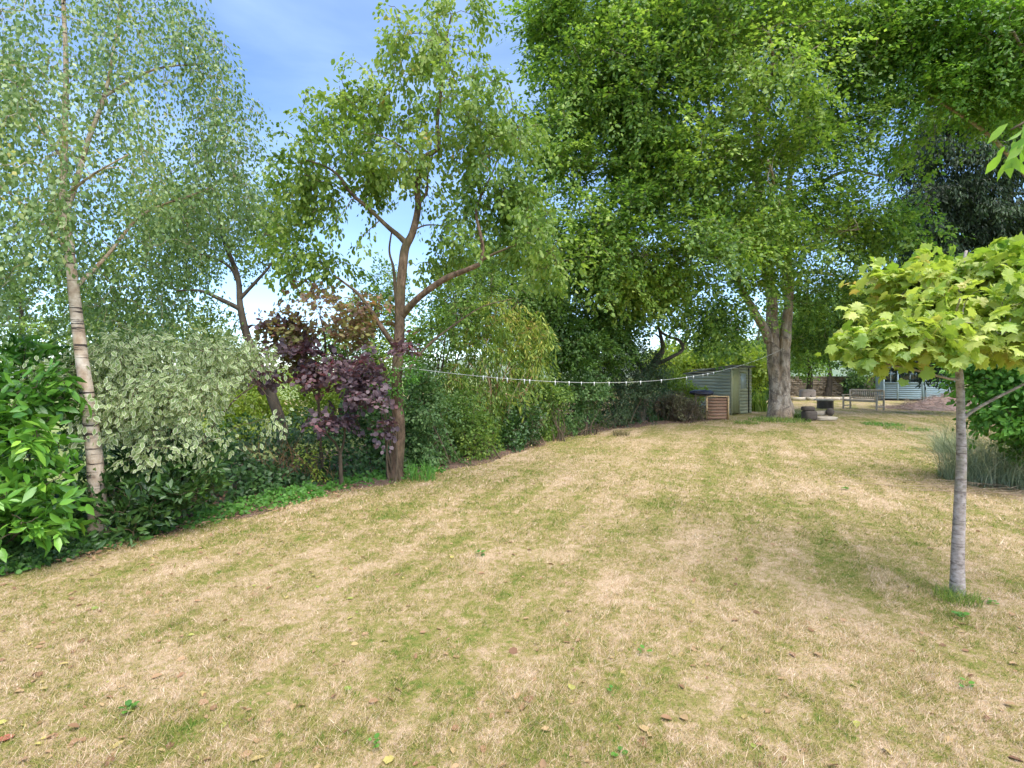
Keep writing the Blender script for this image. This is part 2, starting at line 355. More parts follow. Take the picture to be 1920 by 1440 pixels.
def plant(name, label, cat, base, limbs, blobs, n, M, leafmat, barkmat, size, tmpl=KITE, L=.5, Wd=.35, th=.04, flat=1.0,
          droop=.1, leafdroop=.2, jit=.35, thr=0.0, nscale=.8, shell=.28, seed=1, kr=.012, rtip=.004, sides=10, rough=.08,
          group=None, crown='crown', trunk='trunk', smooth=False, sag=.10, extra_tint=None, stems=0, sprays_extra=None, tintscale=1.2, branch_name='branches', keepoff=0):
    """a woody plant: hand-placed limbs, grown branchlets, sprays of leaves"""
    rg = np.random.default_rng(seed)
    root = thing(name, label, cat, base, group=group); base = np.asarray(base, float)
    LB = []; mb = MB(); lb = MB()
    for pts, r0, r1 in limbs:
        P = np.array([W(*p) if not isinstance(p, np.ndarray) else p for p in pts])
        P = smooth_path(P, 6); t = np.linspace(0, 1, len(P)); r = r0 + (r1 - r0) * t ** .8
        if P[0][2] < .15 and r0 > .03:                       # root flare
            r = r * (1 + (.42 if r0 > .06 else .12) * np.exp(-np.maximum(P[:, 2], 0) / (r0 * 2.2)))
        V, Fc = tube(P, r, sides if r0 > .03 else 6, rough if r0 > .02 else 0, seed=seed); (lb if LB else mb).add(V, Fc); LB.append((P, r))
    T = blob_points(blobs, n, rg, shell, thr, nscale, seed)
    if stems:
        for k in range(stems):
            t = T[rg.integers(len(T))]; b = base + np.array([rg.normal(0, .10), rg.normal(0, .10), 0]); t = b + (t - b) * .7
            P = smooth_path(np.array([b, b + (t - b) * .4 + np.append(rg.normal(0, .05, 2), .05), t]), 5)
            r = np.linspace(rtip * 4.5, rtip * 1.6, len(P)); V, Fc = tube(P, r, 5); lb.add(V, Fc); LB.append((P, r))
    if mb.n: mb.build(trunk, barkmat, root, base, smooth=True)
    D, tubes = grow(LB, T, rg, kr=kr, rtip=rtip, sag=sag)
    bb = lb
    for V, Fc in tubes: bb.add(V, Fc)
    bb.build(branch_name if limbs else 'stems', barkmat, root, base, smooth=bool(limbs))
    # leaves on sprays
    n = len(T); U = unit(D); U = unit(U + np.array([0, 0, -droop]) + rg.normal(0, .25, (n, 3)))
    up = np.tile([0., 0., 1.], (n, 1)) * flat + rg.normal(0, 1, (n, 3)) * (1 - flat) * 1.0 + rg.normal(0, .18, (n, 3))
    Nn = unit(up - U * np.sum(U * up, -1, keepdims=True)); S = np.cross(U, Nn)
    ls = rg.uniform(.7, 1.3, n)
    u = rg.random((n, M)) ** .8; lat = rg.uniform(-1, 1, (n, M)); v = lat * (1 - .6 * u) * Wd * ls[:, None] * .5
    pos = T[:, None] + U[:, None] * ((u - .35) * L * ls[:, None])[..., None] + S[:, None] * v[..., None] + Nn[:, None] * rg.normal(0, th, (n, M))[..., None]
    pos[..., 2] -= (u * u * droop * L * .4)
    ld = U[:, None] * rg.uniform(.3, 1, (n, M))[..., None] + S[:, None] * np.sign(lat)[..., None] * rg.uniform(.3, 1, (n, M))[..., None] + rg.normal(0, .3, (n, M, 3)); ld[..., 2] -= leafdroop
    nn = Nn[:, None] + rg.normal(0, jit, (n, M, 3))
    tint = vnoise(T, tintscale, seed + 3) * .6 + rg.random(n) * .4
    tint = np.clip((tint - .5) * 1.5 + .5, 0, 1)
    if extra_tint is not None: tint = np.clip(extra_tint(T, tint), 0, 1)
    sz = size * rg.uniform(.5, 1.2, n * M)
    Pz = pos.reshape(-1, 3); ok = Pz[:, 2] > .02
    if keepoff: ok &= (Pz[:, 2] > .9) | (off_lawn(Pz[:, 0], Pz[:, 1]) > keepoff + .25 * vnoise(Pz, .5, 4))
    leaves(crown, Pz[ok], ld.reshape(-1, 3)[ok], nn.reshape(-1, 3)[ok], sz[ok], tmpl, leafmat, root, base, rg.random(n * M)[ok], np.repeat(tint, M)[ok], smooth)
    return root

# palettes -----------------------------------------------------------------
g = lambda *a: [(p, c) for p, c in a]
M_BIRCH = leaf_mat('birch leaves', g((.1, (.10, .17, .055)), (.45, (.16, .25, .08)), (.72, (.29, .39, .15)), (.93, (.46, .48, .20)), (1, (.54, .42, .10))), trans=.38, rough=.36, spec=.6)
M_BIRCH2 = leaf_mat('pale birch leaves', g((.1, (.10, .165, .05)), (.5, (.17, .25, .07)), (.8, (.28, .35, .10)), (1, (.42, .40, .09))), trans=.42)
M_PLUM = leaf_mat('plum leaves', g((.1, (.09, .16, .03)), (.4, (.17, .27, .045)), (.7, (.29, .38, .08)), (.93, (.38, .43, .12)), (1, (.42, .28, .08))), trans=.42)
M_BEECH = leaf_mat('beech leaves', g((.15, (.06, .125, .028)), (.4, (.14, .245, .045)), (.65, (.27, .385, .075)), (.95, (.45, .54, .13))), trans=.45)
M_BEECH2 = leaf_mat('fresh beech leaves', g((.1, (.07, .15, .025)), (.5, (.15, .29, .04)), (1, (.32, .44, .07))), trans=.45)
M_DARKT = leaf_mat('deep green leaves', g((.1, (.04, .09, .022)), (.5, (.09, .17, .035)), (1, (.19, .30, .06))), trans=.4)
M_MIXED = leaf_mat('mid green leaves', g((.1, (.07, .14, .03)), (.5, (.16, .26, .05)), (.85, (.31, .39, .08)), (1, (.40, .38, .10))), trans=.4)
M_WILLOW = leaf_mat('narrow yellowing leaves', g((.1, (.08, .15, .03)), (.45, (.19, .28, .05)), (.7, (.42, .46, .09)), (.88, (.52, .40, .12)), (1, (.46, .22, .10))), trans=.42)
M_CONIFER = leaf_mat('conifer fronds', g((.1, (.012, .026, .014)), (.5, (.035, .065, .03)), (.8, (.10, .17, .07)), (1, (.22, .32, .15))), trans=.12, rough=.55)
M_YEW = leaf_mat('yew needles', g((.1, (.025, .05, .02)), (.6, (.055, .095, .035)), (1, (.13, .19, .07))), trans=.15)
M_BLUE = leaf_mat('blue green leaves', g((.1, (.06, .125, .035)), (.6, (.14, .24, .075)), (1, (.30, .41, .15))), trans=.35)
M_LAUREL = leaf_mat('laurel leaves', g((.1, (.035, .10, .015)), (.5, (.08, .21, .025)), (.8, (.16, .34, .04)), (1, (.28, .48, .06))), trans=.24, rough=.30, spec=.5)
M_GLOSSY = leaf_mat('glossy dark leaves', g((.1, (.025, .065, .018)), (.6, (.06, .13, .025)), (1, (.17, .28, .06))), trans=.22, rough=.38, spec=.5)
M_SMOKE = leaf_mat('purple leaves', g((.1, (.06, .038, .05)), (.5, (.13, .088, .10)), (.75, (.20, .12, .13)), (1, (.40, .12, .12))), trans=.3, rough=.5, spec=.5, tboost=(1.4, .7, .8))
M_SMOKEG = leaf_mat('bronze green leaves', g((.1, (.17, .11, .095)), (.4, (.27, .18, .11)), (.6, (.26, .28, .08)), (.8, (.34, .30, .12)), (1, (.50, .22, .16))), trans=.42, tboost=(1.3, 1, .7))
M_VARIEG = leaf_mat('variegated leaves', g((.1, (.17, .25, .08)), (1, (.31, .39, .15))), trans=.4, edge=(.62, .64, .42), tboost=(1.05, 1.1, .85))
M_SYC = leaf_mat('young sycamore leaves', g((.1, (.12, .22, .035)), (.35, (.27, .38, .06)), (.6, (.43, .51, .10)), (.84, (.52, .55, .16)), (1, (.62, .40, .15))), trans=.40, rough=.42, spec=.4)
M_IVY = leaf_mat('ivy leaves', g((.1, (.025, .06, .018)), (.6, (.055, .12, .03)), (.9, (.11, .21, .05)), (1, (.19, .33, .07))), trans=.25, rough=.42, spec=.4)
M_HERB = leaf_mat('fresh herb leaves', g((.1, (.07, .19, .035)), (1, (.17, .36, .06))), trans=.4)
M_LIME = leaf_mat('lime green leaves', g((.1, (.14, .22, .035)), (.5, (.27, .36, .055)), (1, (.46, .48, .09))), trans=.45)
M_BROWNB = leaf_mat('browning leaves', g((.1, (.08, .065, .04)), (.5, (.14, .13, .06)), (.8, (.20, .19, .08)), (1, (.22, .13, .09))), trans=.3)
M_BROOM = leaf_mat('grey green stalks', g((.1, (.16, .20, .11)), (.6, (.32, .37, .23)), (1, (.58, .56, .38))), trans=.25)
M_LITTER = leaf_mat('dead leaves', g((0, (.16, .08, .045)), (.35, (.30, .17, .09)), (.6, (.42, .27, .15)), (.8, (.50, .42, .13)), (.92, (.22, .30, .05)), (1, (.38, .13, .08))), trans=.2, rough=.7, tboost=(1, 1, 1))

B_BIRCH = bark_mat('birch bark', [(.3, (.20, .14, .10)), (.45, (.40, .30, .22)), (.6, (.58, .48, .38)), (.75, (.70, .62, .52))], 9, (1, 1, .8), .6, .02, bands=(.06, .045, .038), tinge=(.42, .27, .14))
B_PLUM = bark_mat('plum bark', [(.34, (.05, .034, .024)), (.48, (.13, .085, .056)), (.62, (.23, .15, .10)), (.75, (.32, .22, .15))], 13, (1, 1, .45), .9, .03, tinge=(.13, .12, .05))
B_BEECH = bark_mat('old beech bark', [(.34, (.14, .105, .075)), (.48, (.31, .245, .18)), (.62, (.52, .43, .34))], 6.5, (1, 1, .35), 1.0, .09, tinge=(.30, .19, .10), patch=(.14, .105, .085))
B_DARK = bark_mat('dark bark', [(.3, (.035, .028, .022)), (.7, (.12, .095, .07))], 9, (1, 1, .4), .6, .02)
B_TWIG = bark_mat('twig bark', [(.3, (.06, .045, .03)), (.7, (.16, .115, .075))], 20, (1, 1, .4), .3, .004)
B_SYC = bark_mat('sapling bark', [(.34, (.15, .12, .10)), (.46, (.33, .275, .245)), (.6, (.45, .38, .35)), (.72, (.56, .49, .46))], 26, (1, 1, 1.5), .6, .006, bands=(.17, .13, .11), patch=(.27, .24, .17))
B_ORANGE = bark_mat('orange stems', [(.3, (.18, .10, .05)), (.7, (.36, .20, .09))], 20, (1, 1, .4), .3, .004)
B_STRAW = bark_mat('dry stems', [(.3, (.22, .16, .10)), (.7, (.45, .34, .22))], 20, (1, 1, .4), .3, .004)

# ================================================================== GROUND
# near lawn: a gently uneven sheet; the far ground goes on under it to the horizon
def lawn_h(x, y):
    p = np.stack([x, y, np.zeros_like(x)], -1)
    return (vnoise(p, 3.5, 4) - .5) * .05 + (vnoise(p, .7, 5) - .5) * .022
gx = np.linspace(-14, 34, 240); gy = np.linspace(-6, 46, 260); X, Y = np.meshgrid(gx, gy)
Z = lawn_h(X, Y)
V = np.stack([X, Y, Z], -1).reshape(-1, 3); nx = len(gx)
i = (np.arange(len(gy) - 1)[:, None] * nx + np.arange(nx - 1)[None]).ravel()
E0 = np.array([G(-220, 1125), G(0, 1083), G(400, 983), G(740, 905), G(1100, 814), G(1350, 787)])
hx = np.interp(V[i, 1], E0[:, 1], E0[:, 0]); i = i[(V[i, 0] > hx - 2.2 - .8 * (V[i, 1] < 3)) | (V[i, 1] > 19)]
M_GROUND = ground_mat()
o = link_mesh('lawn', V, np.stack([i, i + 1, i + nx + 1, i + nx], -1), M_GROUND, smooth=True); o['kind'] = 'structure'
M_FIELD = plain_mat('field grass', (.13, .19, .05), (.26, .28, .09), 3, rough=.95, bump=.5, bdist=.1)
a = np.linspace(0, 2 * math.pi, 65)[:-1]; V = [(0, 0, -.12)]; Fc = []
for rr in (60, 200, 900):
    V += [(rr * math.cos(t), rr * math.sin(t), -.12) for t in a]
Fc = [(0, 1 + k, 1 + (k + 1) % 64) for k in range(64)]
for q in (0, 1): Fc += [(1 + q * 64 + k, 65 + q * 64 + k, 65 + q * 64 + (k + 1) % 64, 1 + q * 64 + (k + 1) % 64) for k in range(64)]
o = link_mesh('ground', V, Fc, M_FIELD); o['kind'] = 'structure'

# border of bare soil under the hedge
EDGE = np.array([G(-220, 1125), G(0, 1083), G(120, 1052), G(200, 1030), G(400, 983), G(560, 946), G(640, 925), G(740, 905), G(860, 880), G(1000, 842), G(1100, 814), G(1280, 793), G(1350, 787)])
ES = smooth_path(EDGE, 12); rg = np.random.default_rng(5)
tan = unit(np.gradient(ES, axis=0)); nrmE = np.stack([-tan[:, 1], tan[:, 0], 0 * tan[:, 0]], -1)
offs = [-.10, .0, .15, .5, 1.2, 2.4, 4.0]; V = []; n = len(ES)
for k, of in enumerate(offs):
    wob = (vnoise(ES, .5, 8) - .5) * .35 + (vnoise(ES, .15, 9) - .5) * .12 if k < 3 else 0
    P = ES + nrmE * (of + (wob if k < 3 else 0))[..., None] if k < 3 else ES + nrmE * of
    z = lawn_h(P[:, 0], P[:, 1]) + [-.03, .004, .02, .035, .05, .05, -.1][k]; P = P.copy(); P[:, 2] = z + (vnoise(P, .2, 3) - .5) * (.03 if k > 1 else 0); V.append(P)
V = np.concatenate(V); Fc = [(k * n + i, (k + 1) * n + i, (k + 1) * n + i + 1, k * n + i + 1) for k in range(len(offs) - 1) for i in range(n - 1)]
M_SOIL = soil_mat(); o = link_mesh('soil_bed', V, Fc, M_SOIL, smooth=True); o['kind'] = 'structure'
def off_lawn(x, y):
    """signed distance left of the lawn's hedge edge (positive = in the bed)"""
    P = np.stack([x, y], -1); E2 = ES[:, :2]
    k = np.argmin(((P[:, None] - E2[None, ::3]) ** 2).sum(-1), axis=1) * 3
    return ((P - E2[k]) * nrmE[k, :2]).sum(-1)
# distant hill
xs = np.linspace(-500, 700, 140); prof = 16 + 10 * np.sin(xs / 160) + 5 * np.sin(xs / 47 + 1) + vnoise(np.stack([xs, 0 * xs, 0 * xs], -1), 14, 2) * 5
rows = [(380, -.2), (430, .55), (500, 1.0), (620, .7)]; V = []
for (yy, k) in rows: V.append(np.stack([xs * yy / 430, 0 * xs + yy, prof * k], -1))
V = np.concatenate(V); n = len(xs); Fc = [(k * n + i, k * n + i + 1, (k + 1) * n + i + 1, (k + 1) * n + i) for k in range(3) for i in range(n - 1)]
o = link_mesh('distant_hill', V, Fc, plain_mat('wooded hill', (.10, .15, .11), (.24, .28, .18), .05, rough=1, bump=1, bdist=3), smooth=True); o['kind'] = 'structure'

# grass blades
def blades(label, n, y0, y1, h, w, seed, powr=1.0, soft=(.01, .01)):
    rg = np.random.default_rng(seed)
    y = y0 + (y1 - y0) * rg.random(n * 2) ** powr; x = rg.uniform(-1.12, 1.12, n * 2) * (y + .2)
    ok = (off_lawn(x, y) < .12) & (rg.random(n * 2) < np.clip((y - y0) / soft[0], .02, 1) * np.clip((y1 - y) / soft[1], 0, 1))
    p = np.stack([x, y, 0 * x], -1); dn = vnoise(p, .5, 21) * .5 + vnoise(p, .12, 22) * .5
    ok &= rg.random(len(x)) < (.35 + dn * 1.1); x, y = x[ok][:n], y[ok][:n]; n = len(x)
    B = np.stack([x, y, lawn_h(x, y) - .003], -1); a = rg.uniform(0, 2 * math.pi, n); hh = h * rg.uniform(.4, 1.5, n) * (.4 + .6 * vnoise(B, .4, 23) + 1.0 * vnoise(B, .11, 24) ** 1.5); lean = rg.normal(0, 1.0, (n, 2)) * (hh * .75)[:, None] + np.array([.25, -.1]) * hh[:, None]
    s = np.stack([np.cos(a), np.sin(a), 0 * a], -1) * (w * rg.uniform(.6, 1.4, n))[:, None] * .5
    tip = B + np.concatenate([lean, hh[:, None]], 1)
    V = np.stack([B - s, B + s, tip], 1).reshape(-1, 3); Fc = np.arange(3 * n).reshape(-1, 3)
    rn = np.repeat(rg.random(n), 3)
    o = link_mesh('lawn_grass', V, Fc, M_BLADE, attrs={'rnd': rn}); tag(o, label, 'grass', kind='stuff')
M_BLADE = blade_mat()
blades('short parched straw and green grass covering the near lawn', 460000, 1.7, 8.5, .018, .0032, 31, 1.15, (.01, 4.0))
blades('dry patchy grass over the middle of the lawn towards the big tree', 330000, 4.2, 27, .024, .009, 32, 1.35, (3.5, 9.0))

# ================================================================== TREES AND SHRUBS, left to right
# silver birch ------------------------------------------------------
plant('silver_birch', 'tall pale barked silver birch leaning left at the left edge of the lawn', 'birch tree', G(186, 1016),
      [([(188, 1022, 4.65), (184, 960, 4.65), (178, 860, 4.65), (166, 760, 4.65), (152, 660, 4.65), (140, 560, 4.68), (129, 460, 4.7), (119, 370, 4.75), (121, 250, 4.8), (124, 130, 4.85), (118, -20, 4.9), (112, -220, 5.0)], .080, .012),
       ([(122, 400, 4.72), (142, 345, 4.75), (165, 265, 4.8), (196, 180, 4.9), (212, 100, 5.0), (228, -10, 5.1), (238, -160, 5.2)], .028, .008),
       ([(140, 540, 4.7), (200, 480, 4.9), (270, 400, 5.2), (370, 362, 5.5), (440, 330, 5.7)], .020, .006),
       ([(128, 470, 4.7), (60, 400, 4.6), (0, 350, 4.5), (-80, 320, 4.4)], .020, .006),
       ([(120, 300, 4.8), (60, 220, 4.9), (10, 130, 5.0)], .018, .005),
       ([(196, 180, 4.9), (290, 130, 5.1), (380, 120, 5.3)], .016, .005),
       ([(119, 370, 4.75), (170, 330, 4.3), (240, 290, 3.9)], .016, .005)],
      [(60, 120, 4.9, 220, 230, 1.2), (230, 60, 5.1, 150, 190, 1.1), (330, 170, 5.3, 120, 160, .9), (420, 270, 5.5, 70, 110, .7), (350, 330, 5.4, 130, 120, .8),
       (120, 330, 4.6, 200, 140, 1.0), (90, 150, 4.2, 120, 130, .4, 1.3), (200, 250, 4.3, 100, 110, .4, 1.2), (110, 420, 4.3, 60, 60, .3, 1.2), (-20, 120, 4.3, 90, 160, .5, 1.3), (20, 430, 4.8, 110, 170, 1.0), (60, 560, 4.9, 90, 80, .8, .8), (260, 470, 5.3, 130, 130, .8), (290, 590, 5.5, 90, 60, .6), (330, 20, 5.2, 50, 110, .8),
       (-60, 250, 4.6, 120, 300, 1.2), (120, -150, 5.0, 230, 160, 1.2, .6), (380, 60, 5.3, 35, 70, .4, .5), (470, 210, 5.6, 22, 55, .35, .6), (465, 330, 5.6, 30, 80, .4, .7), (400, 120, 5.4, 40, 60, .4, .6)],
      1700, 26, M_BIRCH, B_BIRCH, .047, KITE, L=.42, Wd=.18, th=.04, flat=.2, droop=1.2, leafdroop=.7, jit=.9, thr=.43, nscale=(.34, .34, .8), shell=.42, seed=11, kr=.010, rtip=.0022, sides=18, rough=.06, sag=.14)

# thin birch-like tree beyond the border -----------------------------
plant('crooked_tree', 'slender dark tree with forked crooked trunk behind the variegated bush', 'tree', (W(532, 860, 9.0) * [1, 1, 0]),
      [([(540, 880, 9.0), (528, 800, 9.0), (506, 735, 9.0), (484, 680, 9.0), (462, 625, 9.0), (450, 570, 9.0), (446, 520, 9.1), (420, 450, 9.2), (405, 380, 9.3)], .115, .03),
       ([(452, 580, 9.0), (415, 562, 8.9), (375, 545, 8.8), (330, 545, 8.7)], .05, .014),
       ([(450, 560, 9.0), (480, 528, 9.1), (505, 500, 9.2), (520, 470, 9.3)], .04, .012),
       ([(447, 530, 9.1), (430, 500, 9.0), (390, 480, 8.9), (340, 470, 8.8)], .035, .01),
       ([(470, 645, 9.0), (510, 690, 8.7), (500, 660, 8.6)], .02, .008)],
      [(360, 420, 9.2, 90, 70, 1.0), (440, 400, 9.3, 70, 60, 1.0), (300, 500, 9.0, 80, 60, .9), (250, 600, 9, 80, 50, .8), (470, 470, 9.3, 55, 45, .7, .6), (370, 610, 9, 80, 45, .7), (420, 640, 8.9, 40, 40, .5), (200, 560, 8.8, 60, 60, .6), (310, 380, 9.4, 60, 50, .8), (520, 400, 9.4, 35, 60, .6)],
      520, 40, M_BIRCH2, B_DARK, .075, KITE, L=.6, Wd=.35, th=.06, flat=.5, droop=.4, leafdroop=.5, thr=.36, nscale=.7, shell=.35, seed=12, rtip=.005, sides=12, rough=.1)

# trees and brush seen past the left border ----------------------------
def backtree(label, bx, by, d, blobs, n, M, mat, size, seed, thr=.3, name='hedgerow_tree', cat='tree', rt=.12, bark=None, top=None, **kw):
    b = W(bx, by, d) * np.array([1, 1, 0]); top = top or (bx, by - 150)
    zb = HZ + EYE * F / d
    return plant(name, label, cat, b, [([(bx, zb + 6, d), ((bx * 2 + top[0]) / 3 + 4, (zb * 2 + top[1]) / 3, d), ((bx + top[0] * 2) / 3 - 5, (zb + top[1] * 2) / 3, d), (top[0], top[1], d)], rt, rt * .25)],
                 blobs, n, M, mat, bark or B_DARK, size, thr=thr, seed=seed, rtip=.006, **kw)
backtree('leafy tree far behind the birch trunk, low at the left edge', 60, 700, 11, [(20, 610, 11, 80, 80, 1), (110, 640, 11.2, 60, 60, 1), (-60, 560, 11, 80, 110, 1.2), (90, 540, 11.5, 60, 50, .8)], 260, 40, M_MIXED, .09, 41, top=(40, 560))
backtree('loose green tree in the field beyond the pale variegated bush', 330, 700, 13, [(300, 640, 13, 90, 50, 1.2), (400, 660, 13, 60, 40, 1), (220, 650, 13, 60, 50, 1)], 200, 40, M_BIRCH2, .10, 42, top=(320, 610))
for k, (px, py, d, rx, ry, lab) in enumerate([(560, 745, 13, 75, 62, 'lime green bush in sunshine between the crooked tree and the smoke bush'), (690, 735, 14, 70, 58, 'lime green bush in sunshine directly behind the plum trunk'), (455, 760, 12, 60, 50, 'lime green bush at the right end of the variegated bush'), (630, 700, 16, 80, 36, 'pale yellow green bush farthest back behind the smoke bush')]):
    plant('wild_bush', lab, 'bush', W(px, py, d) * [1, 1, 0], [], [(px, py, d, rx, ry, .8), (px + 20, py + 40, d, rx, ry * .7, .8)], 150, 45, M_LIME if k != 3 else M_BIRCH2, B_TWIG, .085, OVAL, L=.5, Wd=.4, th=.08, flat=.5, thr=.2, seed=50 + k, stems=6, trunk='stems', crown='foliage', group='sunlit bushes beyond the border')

backtree('tall green hedge tree between the plum and the beech, behind the bamboo', 960, 700, 15, [(880, 600, 14.5, 60, 60, 1.2), (960, 560, 15, 70, 60, 1.2), (1040, 530, 15.5, 70, 60, 1.2), (920, 500, 15, 60, 50, 1.2), (1000, 640, 15, 80, 50, 1.2)], 420, 42, M_MIXED, .10, 44, top=(960, 520), thr=.34)
backtree('green tree filling the gap just left of the plum trunk', 700, 720, 12, [(700, 600, 12, 50, 60, .9), (665, 650, 12, 60, 50, .9), (730, 540, 12.3, 40, 45, .8), (720, 670, 11.6, 45, 45, .8)], 260, 38, M_MIXED, .085, 43, top=(705, 560), thr=.28)
# plum tree -------------------------------------------------------------
plant('plum_tree', 'open crowned plum tree with reddish trunk, in the border left of the washing line', 'plum tree', G(739, 902),
      [([(738, 906, 7.35), (742, 860, 7.35), (747, 815, 7.35), (745, 760, 7.35), (744, 705, 7.3), (748, 650, 7.3), (750, 595, 7.3), (751, 549, 7.3), (755, 500, 7.3), (760, 465, 7.3), (773, 438, 7.3), (784, 389, 7.3), (782, 350, 7.3), (788, 322, 7.3), (798, 294, 7.3), (822, 276, 7.35), (820, 230, 7.4), (826, 180, 7.4), (833, 120, 7.4), (838, 70, 7.4), (846, 30, 7.4)], .112, .012),
       ([(754, 592, 7.3), (768, 575, 7.2), (791, 553, 7.1), (836, 522, 7.0), (880, 504, 6.9), (902, 490, 6.9), (904, 455, 6.9), (893, 400, 7.0), (905, 360, 7.1), (925, 320, 7.2), (945, 260, 7.3)], .060, .007),
       ([(761, 455, 7.3), (745, 440, 7.25), (729, 427, 7.2), (693, 393, 7.1), (658, 362, 7.0), (635, 330, 7.0), (610, 312, 7.0), (575, 300, 7.0)], .042, .010),
       ([(741, 650, 7.28), (728, 632, 7.2), (711, 607, 7.15), (690, 575, 7.1), (671, 550, 7.1), (648, 532, 7.1), (629, 518, 7.1)], .048, .012),
       ([(750, 600, 7.35), (742, 555, 7.5), (738, 504, 7.6), (730, 470, 7.7), (735, 430, 7.7)], .034, .010),
       ([(784, 385, 7.3), (800, 360, 7.4), (802, 330, 7.5), (812, 290, 7.6), (850, 262, 7.6)], .026, .008),
       ([(775, 432, 7.3), (800, 422, 7.5), (835, 425, 7.7), (860, 440, 7.8)], .014, .006),
       ([(790, 318, 7.3), (770, 290, 7.1), (735, 265, 6.9), (700, 250, 6.8)], .020, .007),
       ([(832, 125, 7.4), (850, 95, 7.3), (825, 70, 7.3), (790, 62, 7.2), (755, 66, 7.2)], .010, .004),
       ([(902, 488, 6.9), (940, 470, 6.8), (990, 455, 6.8), (1040, 480, 6.8)], .020, .007),
       ([(768, 690, 7.4), (800, 650, 7.7), (850, 610, 8.1), (905, 575, 8.5), (960, 560, 8.8)], .026, .005)],
      [(640, 240, 7.1, 70, 75, .8), (575, 340, 7.2, 65, 95, .8), (545, 440, 7.2, 50, 80, .7), (590, 480, 7.1, 70, 45, .7), (700, 170, 7.0, 80, 70, .8), (780, 200, 7.0, 100, 90, .9), (820, 120, 7.3, 65, 70, .6),
       (740, 60, 7.2, 30, 55, .3, 1.1), (820, 10, 7.4, 28, 40, .4), (890, 40, 7.3, 30, 40, .35), (875, 110, 7.3, 28, 45, .4, .8), (905, 220, 7.2, 80, 70, .9), (960, 260, 7.2, 55, 85, .8), (930, 350, 7.1, 55, 80, .8), (690, 270, 7.0, 60, 55, .7),
       (700, 350, 7.3, 30, 60, .5), (820, 400, 7.6, 50, 60, .6), (870, 330, 7.5, 30, 70, .5, .8), (900, 430, 7, 60, 50, .7, .8), (1000, 450, 6.9, 55, 65, .8), (1040, 500, 6.8, 40, 45, .5), (980, 360, 7.3, 45, 60, .7), (820, 480, 7.8, 60, 50, .6, .8), (660, 440, 7, 30, 60, .4, .5), (760, 300, 7, 60, 40, .6), (530, 520, 7.2, 35, 35, .4, .8)],
      1050, 24, M_PLUM, B_PLUM, .078, OVAL, L=.36, Wd=.26, th=.05, flat=.35, droop=.5, leafdroop=.7, jit=.55, thr=.48, nscale=(.42, .42, .34), shell=.45, seed=13, kr=.014, rtip=.004, sides=16, rough=.10)

# smoke bush ----------------------------------------------------------------
def redder(T, t):                      # newer growth at the top is bronzier
    return t * .75 + .35 * (vnoise(T, .30, 77) > .62)
SB = G(640, 916)
plant('smoke_bush', 'purple leaved smoke bush on a thin pale forked stem left of the plum trunk', 'smoke bush', SB,
      [([(641, 920, 6.83), (639, 885, 6.83), (638, 850, 6.83)], .030, .024), ([(638, 852, 6.83), (628, 830, 6.8), (612, 812, 6.75), (600, 770, 6.7), (580, 720, 6.7), (550, 690, 6.7), (505, 695, 6.7)], .018, .006),
       ([(638, 852, 6.83), (645, 825, 6.83), (648, 780, 6.83), (655, 720, 6.8), (650, 660, 6.8), (620, 620, 6.8)], .020, .006), ([(648, 770, 6.8), (690, 740, 6.7), (730, 700, 6.6), (752, 660, 6.5)], .013, .005)],
      [(655, 690, 6.7, 70, 32, .5), (690, 745, 6.6, 45, 26, .4), (635, 785, 6.7, 58, 24, .4), (590, 700, 6.8, 50, 26, .4), (498, 702, 6.7, 26, 14, .25, 1.6), (716, 805, 6.6, 14, 22, .15, 1.8), (560, 650, 6.8, 55, 22, .35, .7), (525, 610, 6.9, 35, 18, .3, .5), (760, 655, 6.5, 20, 12, .2, 1.4), (670, 715, 6.6, 60, 22, .4, 1.3)],
      215, 15, M_SMOKE, B_TWIG, .072, ROUND, L=.22, Wd=.26, th=.02, flat=.9, droop=.1, leafdroop=.15, jit=.35, thr=.38, nscale=(.34, .34, .16), shell=.5, seed=14, kr=.010, rtip=.003, sides=10, tintscale=.4, extra_tint=redder)
plant('smoke_bush', 'bronze and green tinted smoke bush standing taller behind the purple one', 'smoke bush', SB + np.array([-.30, .35, 0]),
      [([(608, 910, 7.2), (600, 820, 7.2), (598, 740, 7.2), (610, 650, 7.1), (600, 590, 7.0)], .03, .010)],
      [(600, 575, 7.0, 95, 42, .5), (540, 610, 7.0, 50, 40, .4), (650, 610, 7.1, 65, 45, .5), (700, 590, 7.3, 45, 35, .4, .6), (550, 660, 7.2, 50, 30, .4)],
      170, 20, M_SMOKEG, B_TWIG, .066, ROUND, L=.26, Wd=.24, th=.03, flat=.7, thr=.36, nscale=.3, shell=.5, seed=15, kr=.010, rtip=.003, tintscale=.3)

